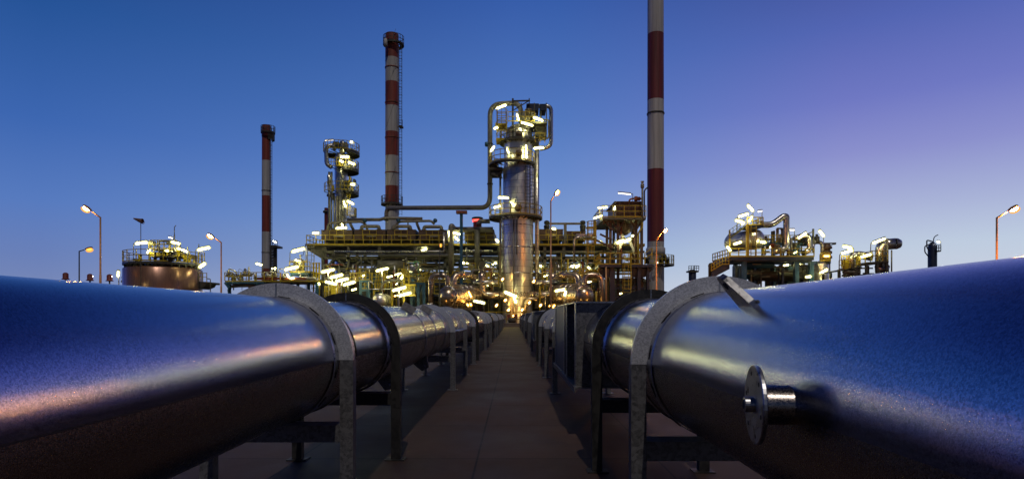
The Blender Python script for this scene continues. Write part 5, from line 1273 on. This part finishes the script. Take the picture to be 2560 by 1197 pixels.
# far dark vessel with small gallery
DE = 115; kE = DE/F
fv = thing('dark_vessel', ground_at(2331, DE), 'lone dark upright vessel with thin pipes and a tiny gallery above the near pipe', 'vessel')
g0 = ground_at(2331, DE); zE = lambda y: EYE+(VY-y)*kE
b = MB().lathe(g0, (0,0,1), [(10*kE,0),(10*kE,zE(618)),(8*kE,zE(610)),(4*kE,zE(605.5)),(.01,zE(605))], 24); b.build('shell', 'navy', fv)
for pts, r_ in (([(2334,606),(2334,596),(2338,590),(2345,587)],1.1), ([(2333,604),(2317,600),(2317,618),(2324,628)],1.6), ([(2326,610),(2312,615),(2312,630),(2322,642)],1.4)):
    b = ktube([(x, y, DE-.5) for x, y in pts], DE, r_, 8, 4); b.build('pipe', 'navy', fv)
b = MB(); bx(b, 2341, 2352, 626, 629, DE-1.2, DE+.6); b.rail([W(2342,626,DE-1.2), W(2352,626,DE-1.2), W(2352,626,DE+.5)], 1.0, .5, .05); b.build('platform', 'dark', fv)
lamp(fv, 2344,604,2348,605, DE-1, [(2348,604),(2352,604),(2352,629)], mat='spot', r=1.8)
t = thing('dark_vessel', ground_at(1732, 130), 'tiny dark vessel with a railed top peeking over the silver ring', 'vessel')
b = MB().lathe(ground_at(1731, 130), (0,0,1), [(.8,0),(.8,11.3),(.5,11.7)], 18, cap=True); b.build('shell', 'navy', t)
b = MB(); bx(b, 1722, 1747, 676, 680, 129, 131); b.rail([W(1722,676,129), W(1747,676,129)], 1.0, .6, .05); b.bar(W(1736,676,130), W(1736,664,130), .12); b.bar(W(1736,664,130), W(1748,665,130), .12); b.build('platform', 'dark', t)

# low dark building behind the rack
t = thing('pump_house', (W(1140,0,127).x, 127, 0), 'long low dark building standing behind the legs of the pipe rack', 'building')
a, c = W(800,0,127).x, W(1620,0,127).x; hz = W(0,704,127).z
b = MB().box((a,127,0), (c,137,hz)); b.build('wall', 'dark', t)
b = MB().box((a-.5,126.5,hz), (c+.5,137.5,hz+.5)); b.build('roof', 'olive', t)
for px in (850, 930, 1090, 1170, 1400, 1500): b = MB().box((W(px,0,127).x, 126.9, 0), (W(px+26,0,127).x, 126.99, 3.4)); b.build('door', 'blue', t)
# added fill lamps deep inside the rack and around the column foot
rnd = random.Random(77)
for px, y in ((830,735),(880,700),(915,745),(950,700),(985,740),(1030,735),(1070,700),(1100,735),(1150,700),(1200,735),(1230,700),(1360,735),(1385,700),(1420,735),(1445,690),(1480,725),(1500,690),(1545,735),(1580,700)):
    d = rnd.uniform(110,119); lamp(rk, px, y, px+9, y-2, d, mat=rnd.choice(('warm','tube','tube')), r=1.3)
for px, y, d in ((1283,790,97),(1302,790,97),(1255,700,98),(1333,705,98),(1262,752,97),(1322,758,97.5),(1304,776,97),(1270,776,97),(1240,765,99),(1350,765,99)): lamp(col, px, y, px+3, y-4, d, mat='warm', r=2)
for x in (1098, 1150): lamp(tl, x, 776, x+5, 775, 90, mat='warm', r=2)
for x in (1430, 1490): lamp(tr, x, 776, x+5, 775, 90, mat='warm', r=2)

rnd = random.Random(101)
for i in range(44):
    px = rnd.uniform(805,1500); d = D3 - rnd.uniform(.4, 2.5); y0 = rnd.uniform(672,722); y1 = y0+rnd.uniform(12,60); r_ = rnd.choice((.05,.07,.09,.13))
    q = [W(px,y1,d), W(px,y0,d)]
    if rnd.random() < .6: q.append(W(px+rnd.uniform(-45,45), y0, d))
    MB().tube(q, r_, 7, bend=.3).build('pipe', rnd.choice(('yellow','silverpipe','greypipe','olive','silverpipe')), prt if px < 1160 else prt2)
wr = thing('access_walkway', ground_at(950, D3-2), 'long yellow railed walkway slung along the rack front at mid height', 'walkway')
for x0_, x1_, y in ((812,895,704),(955,1005,716),(1062,1110,700),(1150,1235,708),(1345,1400,704),(1410,1482,690),(865,915,690)):
    MB().box(tuple(W(x0_,y,D3-1.6)), tuple(W(x1_,y+2.5,D3-.5))).build('deck', 'dark', wr)
    MB().rail([W(x0_,y,D3-1.6), W(x1_,y,D3-1.6)], 1.35, 1.1, .045, toe=.12).build('railing', 'yellow', wr)
for i in range(14):  # extra small lamps added at random places
    px = rnd.choice((rnd.uniform(810,1070), rnd.uniform(1150,1240), rnd.uniform(1345,1500))); y = rnd.uniform(655,722)
    lamp(wr, px, y, px+rnd.uniform(4,9), y+rnd.uniform(-3,1), D3-rnd.uniform(.6,1.4), r=1.05)
rnd = random.Random(202)
for i in range(15):
    px = 1838+i*13.2; w = rnd.uniform(7,15); y = rnd.uniform(655,668); d = DA+rnd.uniform(4,6.5)
    b = MB(); bx(b, px, px+w, y, rnd.uniform(690,730), d, d+rnd.uniform(.6,1.6)); b.build('equipment_cabinet', rnd.choice(('navy','dark','dark','blue','olive')), un)
